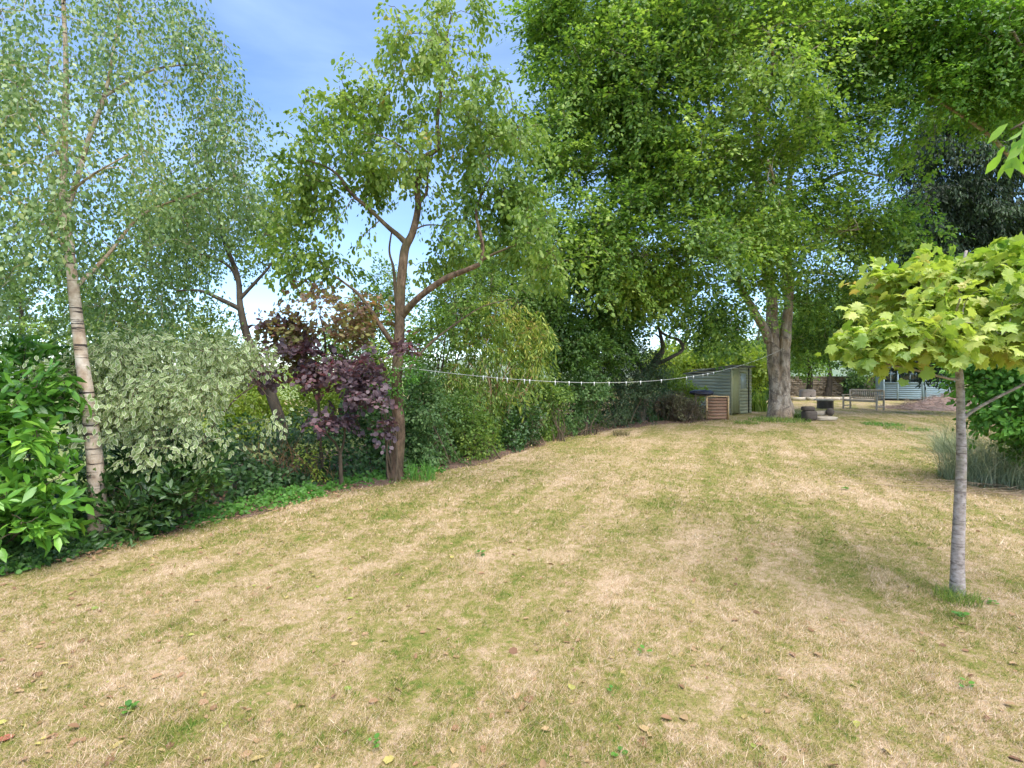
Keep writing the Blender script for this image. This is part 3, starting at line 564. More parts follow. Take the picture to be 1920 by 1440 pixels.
# variegated bush -------------------------------------------------------------
plant('variegated_bush', 'wide bush of cream edged leaves between the birch and the crooked tree', 'bush', G(290, 960),
      [([(300, 950, 5.5), (305, 860, 5.45), (280, 760, 5.4), (220, 700, 5.2)], .022, .008), ([(305, 940, 5.5), (320, 830, 5.45), (330, 740, 5.45), (320, 680, 5.4)], .022, .008), ([(310, 940, 5.5), (370, 840, 5.5), (430, 760, 5.6), (480, 720, 5.8)], .022, .008), ([(250, 740, 5.3), (232, 680, 5.2), (215, 640, 5.1)], .008, .004)],
      [(290, 755, 5.3, 120, 90, .7), (390, 745, 5.5, 90, 66, .7), (220, 700, 5.1, 70, 45, .5), (330, 660, 5.5, 100, 30, .5), (260, 665, 5.3, 40, 35, .4), (385, 640, 5.6, 35, 30, .35), (470, 640, 5.9, 25, 30, .3), (320, 830, 5.0, 110, 32, .4), (200, 790, 4.9, 45, 40, .3), (120, 695, 4.8, 45, 14, .25, 1.2), (480, 790, 5.6, 50, 45, .4), (440, 670, 5.7, 60, 30, .4), (180, 650, 4.9, 30, 20, .2, 1.2), (220, 860, 4.7, 22, 28, .2, 1.2)],
      520, 22, M_VARIEG, B_TWIG, .064, VARIEG, L=.28, Wd=.26, th=.06, flat=.4, droop=.5, leafdroop=.6, jit=.8, thr=.50, nscale=(.36, .36, .22), shell=.38, seed=16, kr=.010, rtip=.003, trunk='stems', crown='foliage', smooth=True)

# cherry laurel ---------------------------------------------------------------
plant('cherry_laurel', 'cherry laurel with large shiny green leaves at the left edge', 'laurel shrub', G(30, 1060) + np.array([-.3, .3, 0]), [],
      [(25, 790, 4.3, 75, 65, .4), (75, 740, 4.4, 48, 42, .35), (20, 925, 4.1, 60, 60, .35), (75, 970, 4.0, 34, 42, .25), (-60, 850, 4.2, 60, 160, .45), (0, 700, 4.6, 85, 50, .4), (60, 690, 4.9, 55, 35, .4), (85, 830, 4.2, 30, 42, .25), (0, 1000, 4.0, 60, 38, .25), (105, 900, 4.1, 24, 30, .2)],
      340, 11, M_LAUREL, B_TWIG, .135, LAUREL, L=.24, Wd=.14, th=.02, flat=.6, droop=-.1, leafdroop=.3, jit=.45, thr=.34, nscale=(.3, .3, .2), shell=.4, seed=17, stems=9, kr=.012, rtip=.004, trunk='stems', crown='foliage', smooth=True)
plant('evergreen_shrub', 'low dark shrub of narrow glossy leaves right of the birch base', 'evergreen shrub', G(290, 985) + np.array([-.05, .25, 0]), [],
      [(300, 925, 4.9, 90, 40, .4), (240, 975, 4.6, 55, 38, .3), (365, 920, 5.0, 42, 40, .3), (210, 920, 4.75, 35, 35, .25), (350, 870, 5.2, 70, 30, .3), (280, 870, 5.1, 60, 35, .3)],
      230, 20, M_GLOSSY, B_TWIG, .095, GLOSSY, L=.16, Wd=.14, th=.03, flat=.2, droop=-.5, leafdroop=-.1, jit=.5, thr=.12, nscale=.25, shell=.4, seed=18, stems=9, kr=.010, rtip=.003, trunk='stems', crown='foliage', smooth=True)

# hedge shrubs from the plum to the shed --------------------------------------------
HS = [  # name, label, blobs, n, M, material, leaf size, template, kw
 ('dogwood', 'blue green leafy shrub right beside the plum trunk', [(810, 850, 7.9, 45, 45, .4), (800, 780, 8.1, 45, 60, .5), (850, 880, 7.9, 35, 22, .3), (790, 725, 8.3, 35, 45, .4)], 190, 28, M_BLUE, .062, OVAL, {}),
 ('elder_bush', 'pale green shrub sprawling on the plum trunk at line height', [(770, 690, 7.15, 20, 30, .2), (715, 720, 7.2, 25, 30, .25), (740, 740, 7.1, 22, 14, .15)], 45, 18, M_HERB, .05, OVAL, dict(L=.2, Wd=.2)),
 ('privet_bush', 'bright yellow green shrub second from the plum trunk', [(895, 830, 8.7, 42, 42, .45), (870, 780, 9.0, 40, 45, .5), (905, 870, 8.6, 30, 18, .3)], 200, 28, M_MIXED, .058, OVAL, {}),
 ('camellia', 'low rounded shrub of small shiny leaves at the lawn edge under the narrow leaved clump', [(965, 830, 9.9, 55, 34, .5), (990, 790, 10.2, 40, 32, .5), (945, 860, 9.6, 30, 18, .3)], 230, 28, M_GLOSSY, .062, OVAL, {}),
 ('bamboo_clump', 'tall clump of narrow yellowing drooping leaves on orange stems behind the line', [(900, 660, 10.8, 60, 60, .6), (960, 690, 10.9, 60, 60, .6), (860, 720, 10.3, 55, 50, .6), (930, 600, 11.2, 50, 50, .6), (1000, 640, 11.4, 45, 60, .6), (920, 750, 10.2, 80, 45, .5)], 270, 30, M_WILLOW, .14, BLADE, dict(L=.5, Wd=.3, droop=.9, leafdroop=1.0, flat=.2, stems=22, rtip=.005, thr=.16)),
 ('holly_bush', 'upright mid green bush with light tips at the middle of the hedge', [(1040, 770, 11.4, 40, 55, .6), (1000, 730, 11.8, 40, 40, .6), (1050, 820, 11.0, 30, 20, .4)], 190, 30, M_MIXED, .07, OVAL, {}),
 ('viburnum', 'blue green bush reaching the ground left of the dark yew', [(1110, 770, 12.8, 38, 50, .6), (1095, 730, 13.2, 50, 40, .7), (1105, 805, 12.4, 26, 16, .4)], 200, 30, M_BLUE, .08, OVAL, {}),
 ('yew_bush', 'broad dark yew at the deep shaded end of the hedge', [(1190, 750, 14.6, 55, 48, .9), (1160, 700, 15.2, 60, 48, .9), (1215, 700, 15.4, 40, 45, .8), (1170, 785, 14.0, 45, 16, .5)], 420, 40, M_YEW, .085, BLADE, dict(L=.5, Wd=.4, droop=.5, thr=.08)),
 ('box_bush', 'small leafy shrub at the foot of the yew, nearest the lawn', [(1080, 800, 12.4, 28, 22, .4), (1140, 790, 13.2, 22, 20, .3)], 90, 26, M_BLUE, .06, OVAL, {}),
 ('faded_bush', 'rounded browning bush at the end of the border, in front of the shed', [(1275, 768, 17.0, 42, 26, .9), (1255, 755, 17.2, 28, 24, .7), (1300, 772, 17.2, 24, 20, .5), (1315, 776, 17.4, 14, 14, .3)], 240, 30, M_BROWNB, .07, OVAL, dict(thr=.12)),
 ('hazel_bush', 'dense tree sized shrub behind the middle of the washing line', [(1060, 650, 13.4, 75, 60, 1.0), (1130, 640, 14.5, 60, 60, 1.0), (1010, 590, 13.4, 60, 60, .9)], 420, 40, M_DARKT, .10, OVAL, dict(thr=.26, L=.6, Wd=.5)),
 ('hawthorn', 'mixed green hedge tree filling the gap right of the plum crown', [(840, 590, 11.5, 60, 60, .9), (800, 650, 11, 50, 60, .8), (880, 540, 12, 60, 60, .9), (900, 470, 12.5, 60, 60, .9), (960, 530, 12.8, 50, 70, .9)], 380, 40, M_MIXED, .075, OVAL, dict(thr=.36, L=.55, Wd=.45, stems=7, rtip=.008, shell=.4)),
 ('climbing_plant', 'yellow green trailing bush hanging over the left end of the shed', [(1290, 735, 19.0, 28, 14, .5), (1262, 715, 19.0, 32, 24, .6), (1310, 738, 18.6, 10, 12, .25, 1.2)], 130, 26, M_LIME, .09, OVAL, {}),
]
for k, (nm, lab, bl, n, M, mat, size, tm, kw) in enumerate(HS):
    if nm not in ('elder_bush', 'climbing_plant', 'faded_bush', 'hawthorn'): bl = [(b[0], b[1], b[2] + .55) + tuple(b[3:]) for b in bl]; n = int(n * 1.35)
    low = max(bl, key=lambda b: b[1]); bx = np.mean([b[0] for b in bl]); d = low[2]
    kk = dict(keepoff=-.12, L=.34, Wd=.28, th=.05, flat=.4, droop=.3, leafdroop=.35, jit=.45, thr=.14, nscale=.35, shell=.36, stems=8, kr=.010, rtip=.004, trunk='stems', crown='foliage'); kk.update(kw)
    plant(nm, lab, 'shrub' if nm not in ('bamboo_clump', 'hawthorn', 'climbing_plant') else {'bamboo_clump': 'bamboo', 'hawthorn': 'tree', 'climbing_plant': 'climber'}[nm],
          W(low[0], HZ, d + .15) * [1, 1, 0], [], bl, n, M, mat, B_ORANGE if nm == 'bamboo_clump' else B_TWIG, size, tm, seed=60 + k, group='shrubs along the hedge border', **kk)

# gnarled bare limbs by the shed
plant('gnarled_tree', 'dark gnarled tree with twisted bare limbs against the sky above the yew', 'tree', W(1195, HZ, 16.4) * [1, 1, 0],
      [([(1195, 792, 16.4), (1205, 740, 16.4), (1215, 700, 16.4), (1232, 672, 16.4), (1243, 655, 16.4), (1240, 635, 16.4), (1234, 610, 16.4)], .20, .035),
       ([(1238, 622, 16.4), (1255, 632, 16.3), (1270, 636, 16.2), (1279, 646, 16.2), (1278, 658, 16.1), (1258, 670, 16.0), (1238, 680, 16.1), (1215, 690, 16.3)], .04, .06),
       ([(1240, 636, 16.4), (1228, 626, 16.3), (1215, 630, 16.2)], .03, .012), ([(1279, 646, 16.2), (1290, 636, 16.2), (1296, 620, 16.3)], .025, .008), ([(1255, 632, 16.3), (1262, 615, 16.3), (1256, 600, 16.3)], .025, .008),
       ([(1215, 705, 16.4), (1180, 660, 16.2), (1130, 630, 15.8), (1090, 600, 15.6)], .10, .03), ([(1195, 680, 16.4), (1175, 620, 16.6), (1180, 560, 16.8)], .08, .03)],
      [(1130, 600, 15.8, 70, 50, 1.1), (1190, 560, 16.6, 60, 50, 1.1), (1205, 640, 16.8, 20, 22, .5, .5)],
      260, 36, M_DARKT, B_DARK, .10, KITE, L=.6, Wd=.5, th=.08, flat=.5, thr=.3, seed=81, rtip=.007, shell=.4)

# the great beech ---------------------------------------------------------------------
BB = G(1464, 783)
plant('beech_tree', 'huge spreading beech with thick forked trunk in the lawn beside the shed', 'beech tree', BB,
      [([(1464, 792, 18.5), (1463, 765, 18.5), (1461, 735, 18.5), (1457, 700, 18.5), (1452, 660, 18.5), (1447, 625, 18.5), (1447, 590, 18.5), (1446, 550, 18.5), (1440, 500, 18.5), (1432, 430, 18.5), (1424, 350, 18.5), (1418, 260, 18.6), (1410, 130, 18.8), (1400, -20, 19)], .37, .06),
       ([(1467, 735, 18.4), (1468, 700, 18.35), (1470, 665, 18.3), (1473, 630, 18.3), (1477, 590, 18.3), (1480, 550, 18.3), (1478, 500, 18.3), (1480, 430, 18.3), (1480, 340, 18.2), (1492, 250, 18.2), (1510, 150, 18.1), (1520, 20, 18)], .24, .06),
       ([(1443, 640, 18.4), (1430, 612, 18.2), (1412, 580, 17.9), (1397, 555, 17.6), (1380, 520, 17.3), (1350, 470, 16.8), (1310, 420, 16.2), (1270, 360, 15.6)], .17, .05),
       ([(1440, 520, 18.5), (1400, 440, 18.0), (1362, 400, 17.5), (1361, 330, 17.3), (1340, 240, 17.2), (1310, 130, 17)], .12, .04),
       ([(1425, 350, 18.5), (1380, 290, 17.5), (1300, 220, 16), (1220, 180, 15), (1150, 120, 14.5)], .12, .03),
       ([(1475, 400, 18.3), (1530, 350, 17.5), (1590, 320, 17), (1650, 330, 16.5)], .10, .03),
       ([(1437, 470, 18.5), (1380, 455, 17), (1300, 465, 15.5), (1200, 480, 14.5), (1100, 480, 14)], .11, .03),
       ([(1470, 520, 18.3), (1520, 510, 19), (1580, 520, 20), (1640, 540, 21)], .09, .03),
       ([(1420, 280, 18.6), (1440, 200, 16.5), (1450, 120, 14.5), (1440, 60, 13)], .10, .03),
       ([(1430, 420, 18.5), (1440, 380, 16.5), (1450, 340, 14.5), (1440, 300, 13.2)], .08, .025),
       ([(1462, 480, 18.3), (1540, 440, 16.5), (1610, 430, 15)], .07, .02)],
      [(1090, 90, 14.5, 90, 130, 1.8), (1060, 270, 14.5, 75, 110, 1.6), (1180, 150, 14.5, 110, 150, 2.2), (1130, 390, 14.5, 120, 90, 1.8, 1.3), (1120, 490, 14.3, 110, 70, 1.6, 1.2), (1280, 80, 14.5, 130, 140, 2.5, .85), (1250, 300, 15, 110, 120, 2.2, 1.3),
       (1230, 520, 15.5, 110, 70, 1.8), (1400, 60, 15, 140, 130, 2.8, .8), (1420, 250, 15, 120, 90, 2.0, 1.1), (1380, 400, 15.5, 110, 70, 2, 1.0), (1540, 90, 16, 110, 120, 2.5, .8), (1560, 240, 16, 90, 80, 2, .8), (1540, 400, 16.5, 110, 70, 2), (1630, 440, 17, 50, 45, 1.5, .8),
       (1450, 470, 16.5, 110, 40, 1.8, .6), (1335, 600, 17, 70, 32, 1.4), (1400, 530, 17, 80, 22, 1.2, .5), (1560, 540, 18.5, 110, 45, 2), (1630, 560, 20, 50, 45, 1.8), (1350, -80, 16, 300, 110, 3.5, .5), (1030, 40, 14.3, 45, 60, 1), (1010, 420, 14, 40, 60, 1, .8),
       (1365, 642, 19, 50, 24, 1.3, .8), (1520, 620, 21, 80, 40, 2, .8), (1440, 160, 13.5, 110, 60, 1.6), (1330, 450, 13.8, 90, 40, 1.3)],
      7000, 38, M_BEECH, B_BEECH, .135, KITE, L=1.6, Wd=.50, th=.035, flat=.93, droop=.22, leafdroop=.2, jit=.28, thr=.40, nscale=(2.4, 2.4, .62), shell=.5, seed=21, kr=.011, rtip=.006, sides=26, rough=.14, sag=.06, tintscale=1.6)

plant('beech_tree', 'second beech reaching in from beyond the top right corner of the garden', 'beech tree', (19.5, 17.5, 0),
      [([(2040, 800, 17.2), (2030, 600, 17.3), (2010, 300, 17.4), (1990, 0, 17.5)], .40, .1), ([(2025, 480, 17.3), (1950, 360, 16.5), (1850, 250, 15.5), (1740, 180, 15)], .12, .03), ([(2005, 250, 17.4), (1900, 120, 16), (1780, 40, 15.5), (1700, -40, 15.5)], .12, .03), ([(2015, 350, 17.4), (1960, 180, 15), (1900, 60, 13.5)], .10, .03)],
      [(1680, 60, 15.5, 80, 100, 1.8), (1790, 90, 15, 100, 110, 2), (1890, 120, 14.8, 90, 110, 2), (1750, 165, 15, 90, 35, 1.5), (1880, 170, 15, 80, 35, 1.4, .8), (1700, 280, 16, 45, 20, 1.2, .45), (1715, 400, 16.5, 45, 18, 1.2, .4), (1680, 190, 15.5, 50, 60, 1.2, .6), (1960, 20, 15, 90, 160, 2, .6), (1800, -70, 16, 180, 70, 2.5, .5)],
      2000, 38, M_BEECH2, B_BEECH, .135, KITE, L=1.6, Wd=.50, th=.035, flat=.88, droop=.28, leafdroop=.25, thr=.40, nscale=(2.4, 2.4, .62), shell=.5, seed=22, kr=.011, rtip=.006, sides=16, sag=.06)

# dark conifer ------------------------------------------------------------------------
plant('conifer_tree', 'tall blackish conifer with drooping fronds at the right edge', 'conifer', W(1900, HZ, 21) * [1, 1, 0],
      [([(1895, 780, 21), (1893, 600, 21), (1890, 400, 21), (1885, 200, 21), (1880, 20, 21)], .35, .08)] + [([(1888, y, 21), (1888 + s * 60, y + 8, 20.3), (1888 + s * 130, y + 25, 19.6)], .07, .02) for y, s in [(590, -1), (540, -1), (490, -1), (440, -1), (390, -1), (340, -1), (290, -1), (240, -1), (560, 1), (460, 1), (360, 1), (260, 1)]],
      [(1740, 580, 20, 65, 25, 1.2), (1840, 560, 19.5, 80, 40, 1.5), (1790, 480, 20, 105, 35, 1.6), (1860, 410, 19.5, 80, 40, 1.5), (1770, 370, 20, 90, 28, 1.5), (1830, 310, 20, 100, 35, 1.5), (1890, 250, 20, 75, 60, 1.4), (1750, 290, 20.3, 75, 24, 1.2), (1900, 500, 19.5, 60, 60, 1.4), (1730, 430, 20, 55, 22, 1.1), (1790, 640, 20, 110, 50, 1.5), (1800, 220, 20.3, 80, 30, 1.3), (1900, 160, 20.3, 70, 50, 1.3), (1840, 120, 20.5, 60, 40, 1.2)],
      2600, 50, M_CONIFER, B_DARK, .20, BLADE, L=1.1, Wd=.5, th=.07, flat=.8, droop=.55, leafdroop=1.0, jit=.5, thr=.33, nscale=(2.0, 2.0, .7), shell=.4, seed=23, rtip=.008, crown='fronds')

# trees and hedge at the far end --------------------------------------------------------
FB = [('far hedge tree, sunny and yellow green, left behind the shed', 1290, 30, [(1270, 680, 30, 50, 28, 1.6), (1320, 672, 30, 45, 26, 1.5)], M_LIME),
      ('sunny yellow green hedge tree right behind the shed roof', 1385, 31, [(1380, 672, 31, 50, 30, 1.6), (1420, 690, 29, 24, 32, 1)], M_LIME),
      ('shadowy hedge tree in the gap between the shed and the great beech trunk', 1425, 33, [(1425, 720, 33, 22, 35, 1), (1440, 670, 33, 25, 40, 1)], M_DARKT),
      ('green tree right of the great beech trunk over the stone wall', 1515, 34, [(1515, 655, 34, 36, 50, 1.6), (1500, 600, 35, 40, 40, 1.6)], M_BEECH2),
      ('dark trunked tree standing behind the middle of the stone wall', 1552, 38, [(1560, 600, 38, 55, 50, 2), (1590, 650, 38, 40, 30, 1.6)], M_DARKT),
      ('tree behind the left corner of the blue summer house', 1640, 37, [(1630, 640, 37, 50, 60, 2), (1680, 620, 37, 50, 50, 2), (1620, 700, 35, 26, 20, .8)], M_DARKT),
      ('dark tree behind the roof of the blue summer house', 1750, 38, [(1740, 650, 38, 60, 50, 2), (1800, 640, 38, 60, 60, 2), (1700, 590, 39, 60, 50, 2)], M_DARKT)]
for k, (lab, px, d, bl, mt) in enumerate(FB):
    backtree(lab, px, 690, d, bl, 210, 44, mt, .20, 90 + k, thr=.15, top=(px, 610), rt=.22, L=1.3, Wd=1.1, th=.15, flat=.6, group='trees at the far end of the garden', shell=.35)
backtree('pale woodland edge tree farthest off above the shed', 1330, 690, 60, [(1300, 668, 60, 60, 22, 3), (1400, 660, 62, 60, 24, 3), (1250, 676, 60, 40, 18, 3), (1480, 668, 62, 40, 22, 3)], 300, 40, M_BIRCH2, .36, 99, thr=.1, top=(1330, 655), rt=.3, L=2.2, Wd=2, th=.3)

# right hand side ----------------------------------------------------------------------
plant('laurel_hedge', 'tall leafy green shrub spilling over the right edge behind the sapling', 'shrub', (7.4, 6.9, 0), [],
      [(1900, 765, 6.8, 55, 55, .6), (1858, 700, 7.0, 42, 50, .5), (1930, 700, 6.8, 70, 90, .7), (1885, 640, 7.1, 60, 40, .6), (1980, 800, 6.6, 50, 70, .6), (1925, 820, 7.0, 30, 30, .3)],
      420, 28, M_HERB, B_TWIG, .085, OVAL, L=.38, Wd=.34, th=.05, flat=.6, droop=.35, thr=.12, nscale=.35, shell=.38, seed=24, stems=10, trunk='stems', crown='foliage')

# sycamore sapling ------------------------------------------------------------------------
plant('sycamore_sapling', 'young sycamore with slim pale trunk and lime leaves on the right of the lawn', 'sapling', G(1795, 1116),
      [([(1795, 1122, 3.51), (1796, 1040, 3.51), (1800, 940, 3.51), (1803, 860, 3.51), (1802, 800, 3.51), (1801, 740, 3.51), (1797, 680, 3.5), (1795, 640, 3.5), (1798, 580, 3.5), (1800, 520, 3.5), (1812, 470, 3.5)], .045, .008),
       ([(1804, 787, 3.51), (1822, 772, 3.48), (1860, 750, 3.42), (1920, 720, 3.35), (1990, 680, 3.3)], .014, .007),
       ([(1801, 712, 3.5), (1780, 710, 3.45), (1740, 700, 3.4), (1700, 690, 3.35), (1650, 680, 3.3)], .010, .005),
       ([(1797, 675, 3.5), (1780, 662, 3.4), (1740, 655, 3.3), (1700, 640, 3.2)], .012, .005), ([(1797, 660, 3.5), (1840, 640, 3.5), (1900, 620, 3.4), (1960, 600, 3.4)], .012, .005),
       ([(1795, 645, 3.5), (1775, 610, 3.55), (1740, 570, 3.6), (1700, 540, 3.65)], .012, .005), ([(1797, 600, 3.5), (1840, 550, 3.6), (1880, 500, 3.7)], .010, .004),
       ([(1796, 650, 3.5), (1790, 600, 3.2), (1800, 560, 2.95)], .010, .004), ([(1797, 620, 3.5), (1810, 580, 3.8), (1780, 540, 4.1)], .010, .004)],
      [(1800, 560, 3.5, 120, 65, .55), (1700, 600, 3.45, 90, 55, .4), (1900, 560, 3.5, 90, 80, .5), (1820, 512, 3.6, 80, 32, .4), (1740, 540, 3.6, 60, 40, .35), (1672, 625, 3.4, 50, 35, .3), (1730, 636, 3.3, 90, 22, .3), (1890, 635, 3.4, 80, 32, .35), (1930, 505, 3.6, 60, 36, .4), (1960, 560, 3.4, 70, 100, .4), (1900, 600, 3.1, 60, 60, .25), (1622, 660, 3.3, 20, 14, .12, 1.3), (1625, 628, 3.35, 25, 14, .15, 1.2), (1690, 520, 3.6, 40, 30, .3, .8), (1680, 672, 3.3, 40, 9, .2, .8), (1850, 498, 3.5, 55, 28, .35), (1790, 622, 3.2, 90, 24, .3)],
      640, 9, M_SYC, B_SYC, .076, SYC, L=.26, Wd=.26, th=.015, flat=.92, droop=.1, leafdroop=.28, jit=.5, thr=.45, nscale=(.5, .5, .13), shell=.5, seed=25, kr=.008, rtip=.0028, sides=20, rough=.07, tintscale=.3)
M_LIMEC = leaf_mat('cherry leaves', g((.1, (.16, .32, .04)), (1, (.34, .52, .09))), trans=.5, rough=.35)
# branch of the tree standing just outside the frame
plant('cherry_tree', 'bright leafy twig tips of a tree just outside the right edge, nearest the camera', 'tree', (2.6, 1.5, 0),
      [([np.array([2.6, 1.5, -.05]), np.array([2.58, 1.5, 1.0]), np.array([2.5, 1.52, 2.0]), np.array([2.45, 1.5, 3.0])], .05, .02), ([np.array([2.52, 1.5, 1.7]), np.array([2.1, 1.53, 2.15]), np.array([1.75, 1.58, 2.35]), np.array([1.56, 1.6, 2.27])], .009, .003), ([np.array([2.54, 1.5, 1.5]), np.array([2.1, 1.58, 1.72]), np.array([1.66, 1.62, 1.84])], .008, .003)],
      [(1918, 250, 1.6, 14, 18, .04), (1922, 528, 1.62, 10, 10, .03, .5)],
      6, 6, M_LIMEC, B_TWIG, .070, LAUREL, L=.10, Wd=.10, th=.01, flat=.5, droop=.5, leafdroop=.7, jit=.4, seed=26, kr=.006, rtip=.0018, shell=.5, smooth=True)

# loose stalks, grass clumps, weeds ---------------------------------------------------------
def stalks(name, label, cat, base, n, h, w, mat, seed, spread=.3, lean=.5, group=None, seg=4, stuff=False):
    rg = np.random.default_rng(seed); V, Fc, rn = [], [], []
    for k in range(n):
        a = rg.uniform(0, 6.283); r0 = spread * math.sqrt(rg.random()); b = np.array([math.cos(a) * r0, math.sin(a) * r0, -.01])
        dr = rg.normal(0, 1, 2) * lean; hh = h * rg.uniform(.5, 1.15); s = np.array([-math.sin(a), math.cos(a), 0]) * w * .5 if rg.random() < .5 else np.array([math.cos(a), math.sin(a), 0]) * w * .5
        i0 = len(V)
        for t in np.linspace(0, 1, seg):
            p = b + np.array([dr[0] * t * t * hh, dr[1] * t * t * hh, hh * (t - .25 * abs(dr).sum() * t * t)]); q = 1 - t * .85
            V += [p - s * q, p + s * q]; rn += [rg.random()] * 0
        rn += [rg.random()] * (2 * seg)
        Fc += [(i0 + 2 * q, i0 + 2 * q + 1, i0 + 2 * q + 3, i0 + 2 * q + 2) for q in range(seg - 1)]
    V = np.array(V); V[:, 2] = np.maximum(V[:, 2], -.01)
    o = link_mesh(name, V + np.asarray(base), Fc, mat, base=base, attrs={'rnd': rn, 'tint': rn}); return tag(o, label, cat, group)
stalks('iris_clump', 'fresh green strappy clump at the lawn edge right of the plum base', 'grass clump', G(795, 902), 90, .34, .014, M_HERB, 3, .20, .3)
stalks('broom_bush', 'wispy grey green broom at the right edge behind the sapling trunk', 'broom shrub', G(1868, 905) + [.05, .1, 0], 1700, 1.05, .0065, M_BROOM, 4, .62, .75, seg=6)
stalks('broom_bush', 'small wispy grey green broom left of the sapling trunk', 'broom shrub', G(1800, 850) + [.1, .3, 0], 450, .62, .007, M_BROOM, 5, .32, .75, seg=5)
stalks('grass_tuft', 'long dark green grass round the foot of the sycamore sapling', 'grass tuft', G(1797, 1128), 420, .12, .004, M_MIXED, 6, .13, .5)
stalks('grass_tuft', 'dry brown grass tuft at the lawn edge below the yew', 'grass tuft', G(1165, 818), 130, .22, .012, M_BROWNB, 7, .2, .5)
stalks('weed_patch', 'low bright green weed patch on the lawn before the brushwood heap', 'weeds', G(1655, 797), 260, .14, .025, M_HERB, 8, .55, .6)
stalks('weed_patch', 'low green weed patch right of the bright one, before the brushwood heap', 'weeds', G(1700, 805), 220, .12, .02, M_MIXED, 9, .6, .6)
stalks('nettle_clump', 'green weeds in the angle between the beech trunk and the logs', 'weeds', G(1497, 784), 160, .3, .03, M_DARKT, 10, .28, .4)
stalks('grass_tuft', 'long green grass round the foot of the great beech', 'grass tuft', G(1462, 789), 900, .16, .018, M_MIXED, 12, .95, .5)
stalks('grass_tuft', 'green tuft between the shed door and the great beech', 'grass tuft', G(1400, 795), 200, .15, .02, M_MIXED, 13, .4, .5)
stalks('flower_clump', 'lime green leafy clump against the right wall of the shed', 'plant', G(1418, 771), 200, .9, .06, M_LIME, 14, .45, .3)
def LH(p): return float(lawn_h(np.array([p[0]]), np.array([p[1]]))[0])
def weed(label, p, n, s, seed, mat=M_HERB):
    rg = np.random.default_rng(seed); a = rg.uniform(0, 6.28, n); pos = np.asarray(p) + np.stack([np.cos(a) * .012, np.sin(a) * .012, rg.uniform(.006, .03, n)], -1)
    d = np.stack([np.cos(a), np.sin(a), rg.uniform(.05, .5, n)], -1); nn = np.tile([0., 0, 1], (n, 1)) + rg.normal(0, .15, (n, 3))
    V = leaves('weed', pos, d, nn, s * rg.uniform(.6, 1.1, n), ROUND, mat, None, tuple(p), rg.random(n), rg.random(n)); tag(V, label, 'weed', 'weeds in the lawn')
for k, (px, py, s, n, lab) in enumerate([(1160, 1412, .045, 6, 'round leaved weed at the bottom edge of the lawn'), (1803, 1162, .075, 7, 'bright broad leaved weed at the foot of the sapling'), (1150, 1300, .03, 5, 'small weed in the middle of the near lawn'), (240, 1335, .05, 7, 'dark green weed in the near left lawn'), (1860, 1135, .05, 6, 'weed just right of the sapling foot'), (700, 1395, .04, 6, 'weed near the bottom edge, left of centre'), (900, 1040, .06, 9, 'leafy weed in the green patch in mid lawn'), (1208, 1225, .055, 4, 'pale flat weed right of the lawn centre'), (1940 - 130, 1290, .04, 5, 'weed at the lower right of the lawn'), (1585, 920, .09, 9, 'pale green thistle like weed on the right of the lawn')]):
    p = G(px, py); weed(lab, (p[0], p[1], LH(p)), n, s * .62, 200 + k)

# fallen leaves: too many to count
rg = np.random.default_rng(77); n = 4200
y = 1.9 + 14 * rg.random(n) ** 1.5; x = rg.uniform(-1.1, 1.1, n) * y; ok = (off_lawn(x, y) < .2) & (rg.random(n) < .25 + .75 * np.exp(-np.abs(off_lawn(x, y)) / 1.2)) & (x < 7.5); x, y = x[ok], y[ok]; n = len(x)
dd = unit(np.stack([rg.normal(size=n), rg.normal(size=n), rg.normal(0, .2, n)], -1)); nn = np.stack([rg.normal(0, .35, n), rg.normal(0, .35, n), np.ones(n)], -1)
o = leaves('leaf_litter', np.stack([x, y, lawn_h(x, y) + .006], -1), dd, nn, rg.uniform(.022, .055, n), OVAL, M_LITTER, None, (0, 0, 0), rg.random(n), rg.random(n)); tag(o, 'small scattered yellow and brown fallen leaves over the lawn', 'fallen leaves', kind='stuff')
n = 6500; k = rg.integers(0, len(ES), n); of = rg.uniform(-.12, 1.3, n) + rg.normal(0, .06, n); P = ES[k] + nrmE[k] * of[:, None] + rg.normal(0, .10, (n, 3)) * [1, 1, 0]; P = P[vnoise(P * [1, 1, 0], .3, 6) > .36]; n = len(P); of = ((P[:, None, :2] - ES[None, ::6, :2]) ** 2).sum(-1).min(1) ** .5
P[:, 2] = lawn_h(P[:, 0], P[:, 1]) + .012 + rg.uniform(0, .03, n) + .02 * (of > .3)
dd = unit(np.stack([rg.normal(size=n), rg.normal(size=n), rg.normal(0, .3, n)], -1)); nn = np.stack([rg.normal(0, .5, n), rg.normal(0, .5, n), np.ones(n)], -1)
o = leaves('leaf_litter', P, dd, nn, rg.uniform(.018, .05, n), OVAL, M_LITTER, None, (0, 0, 0), rg.random(n) * .8, rg.random(n) * .8); tag(o, 'reddish brown dead leaves lying on the soil under the hedge', 'fallen leaves', kind='stuff')
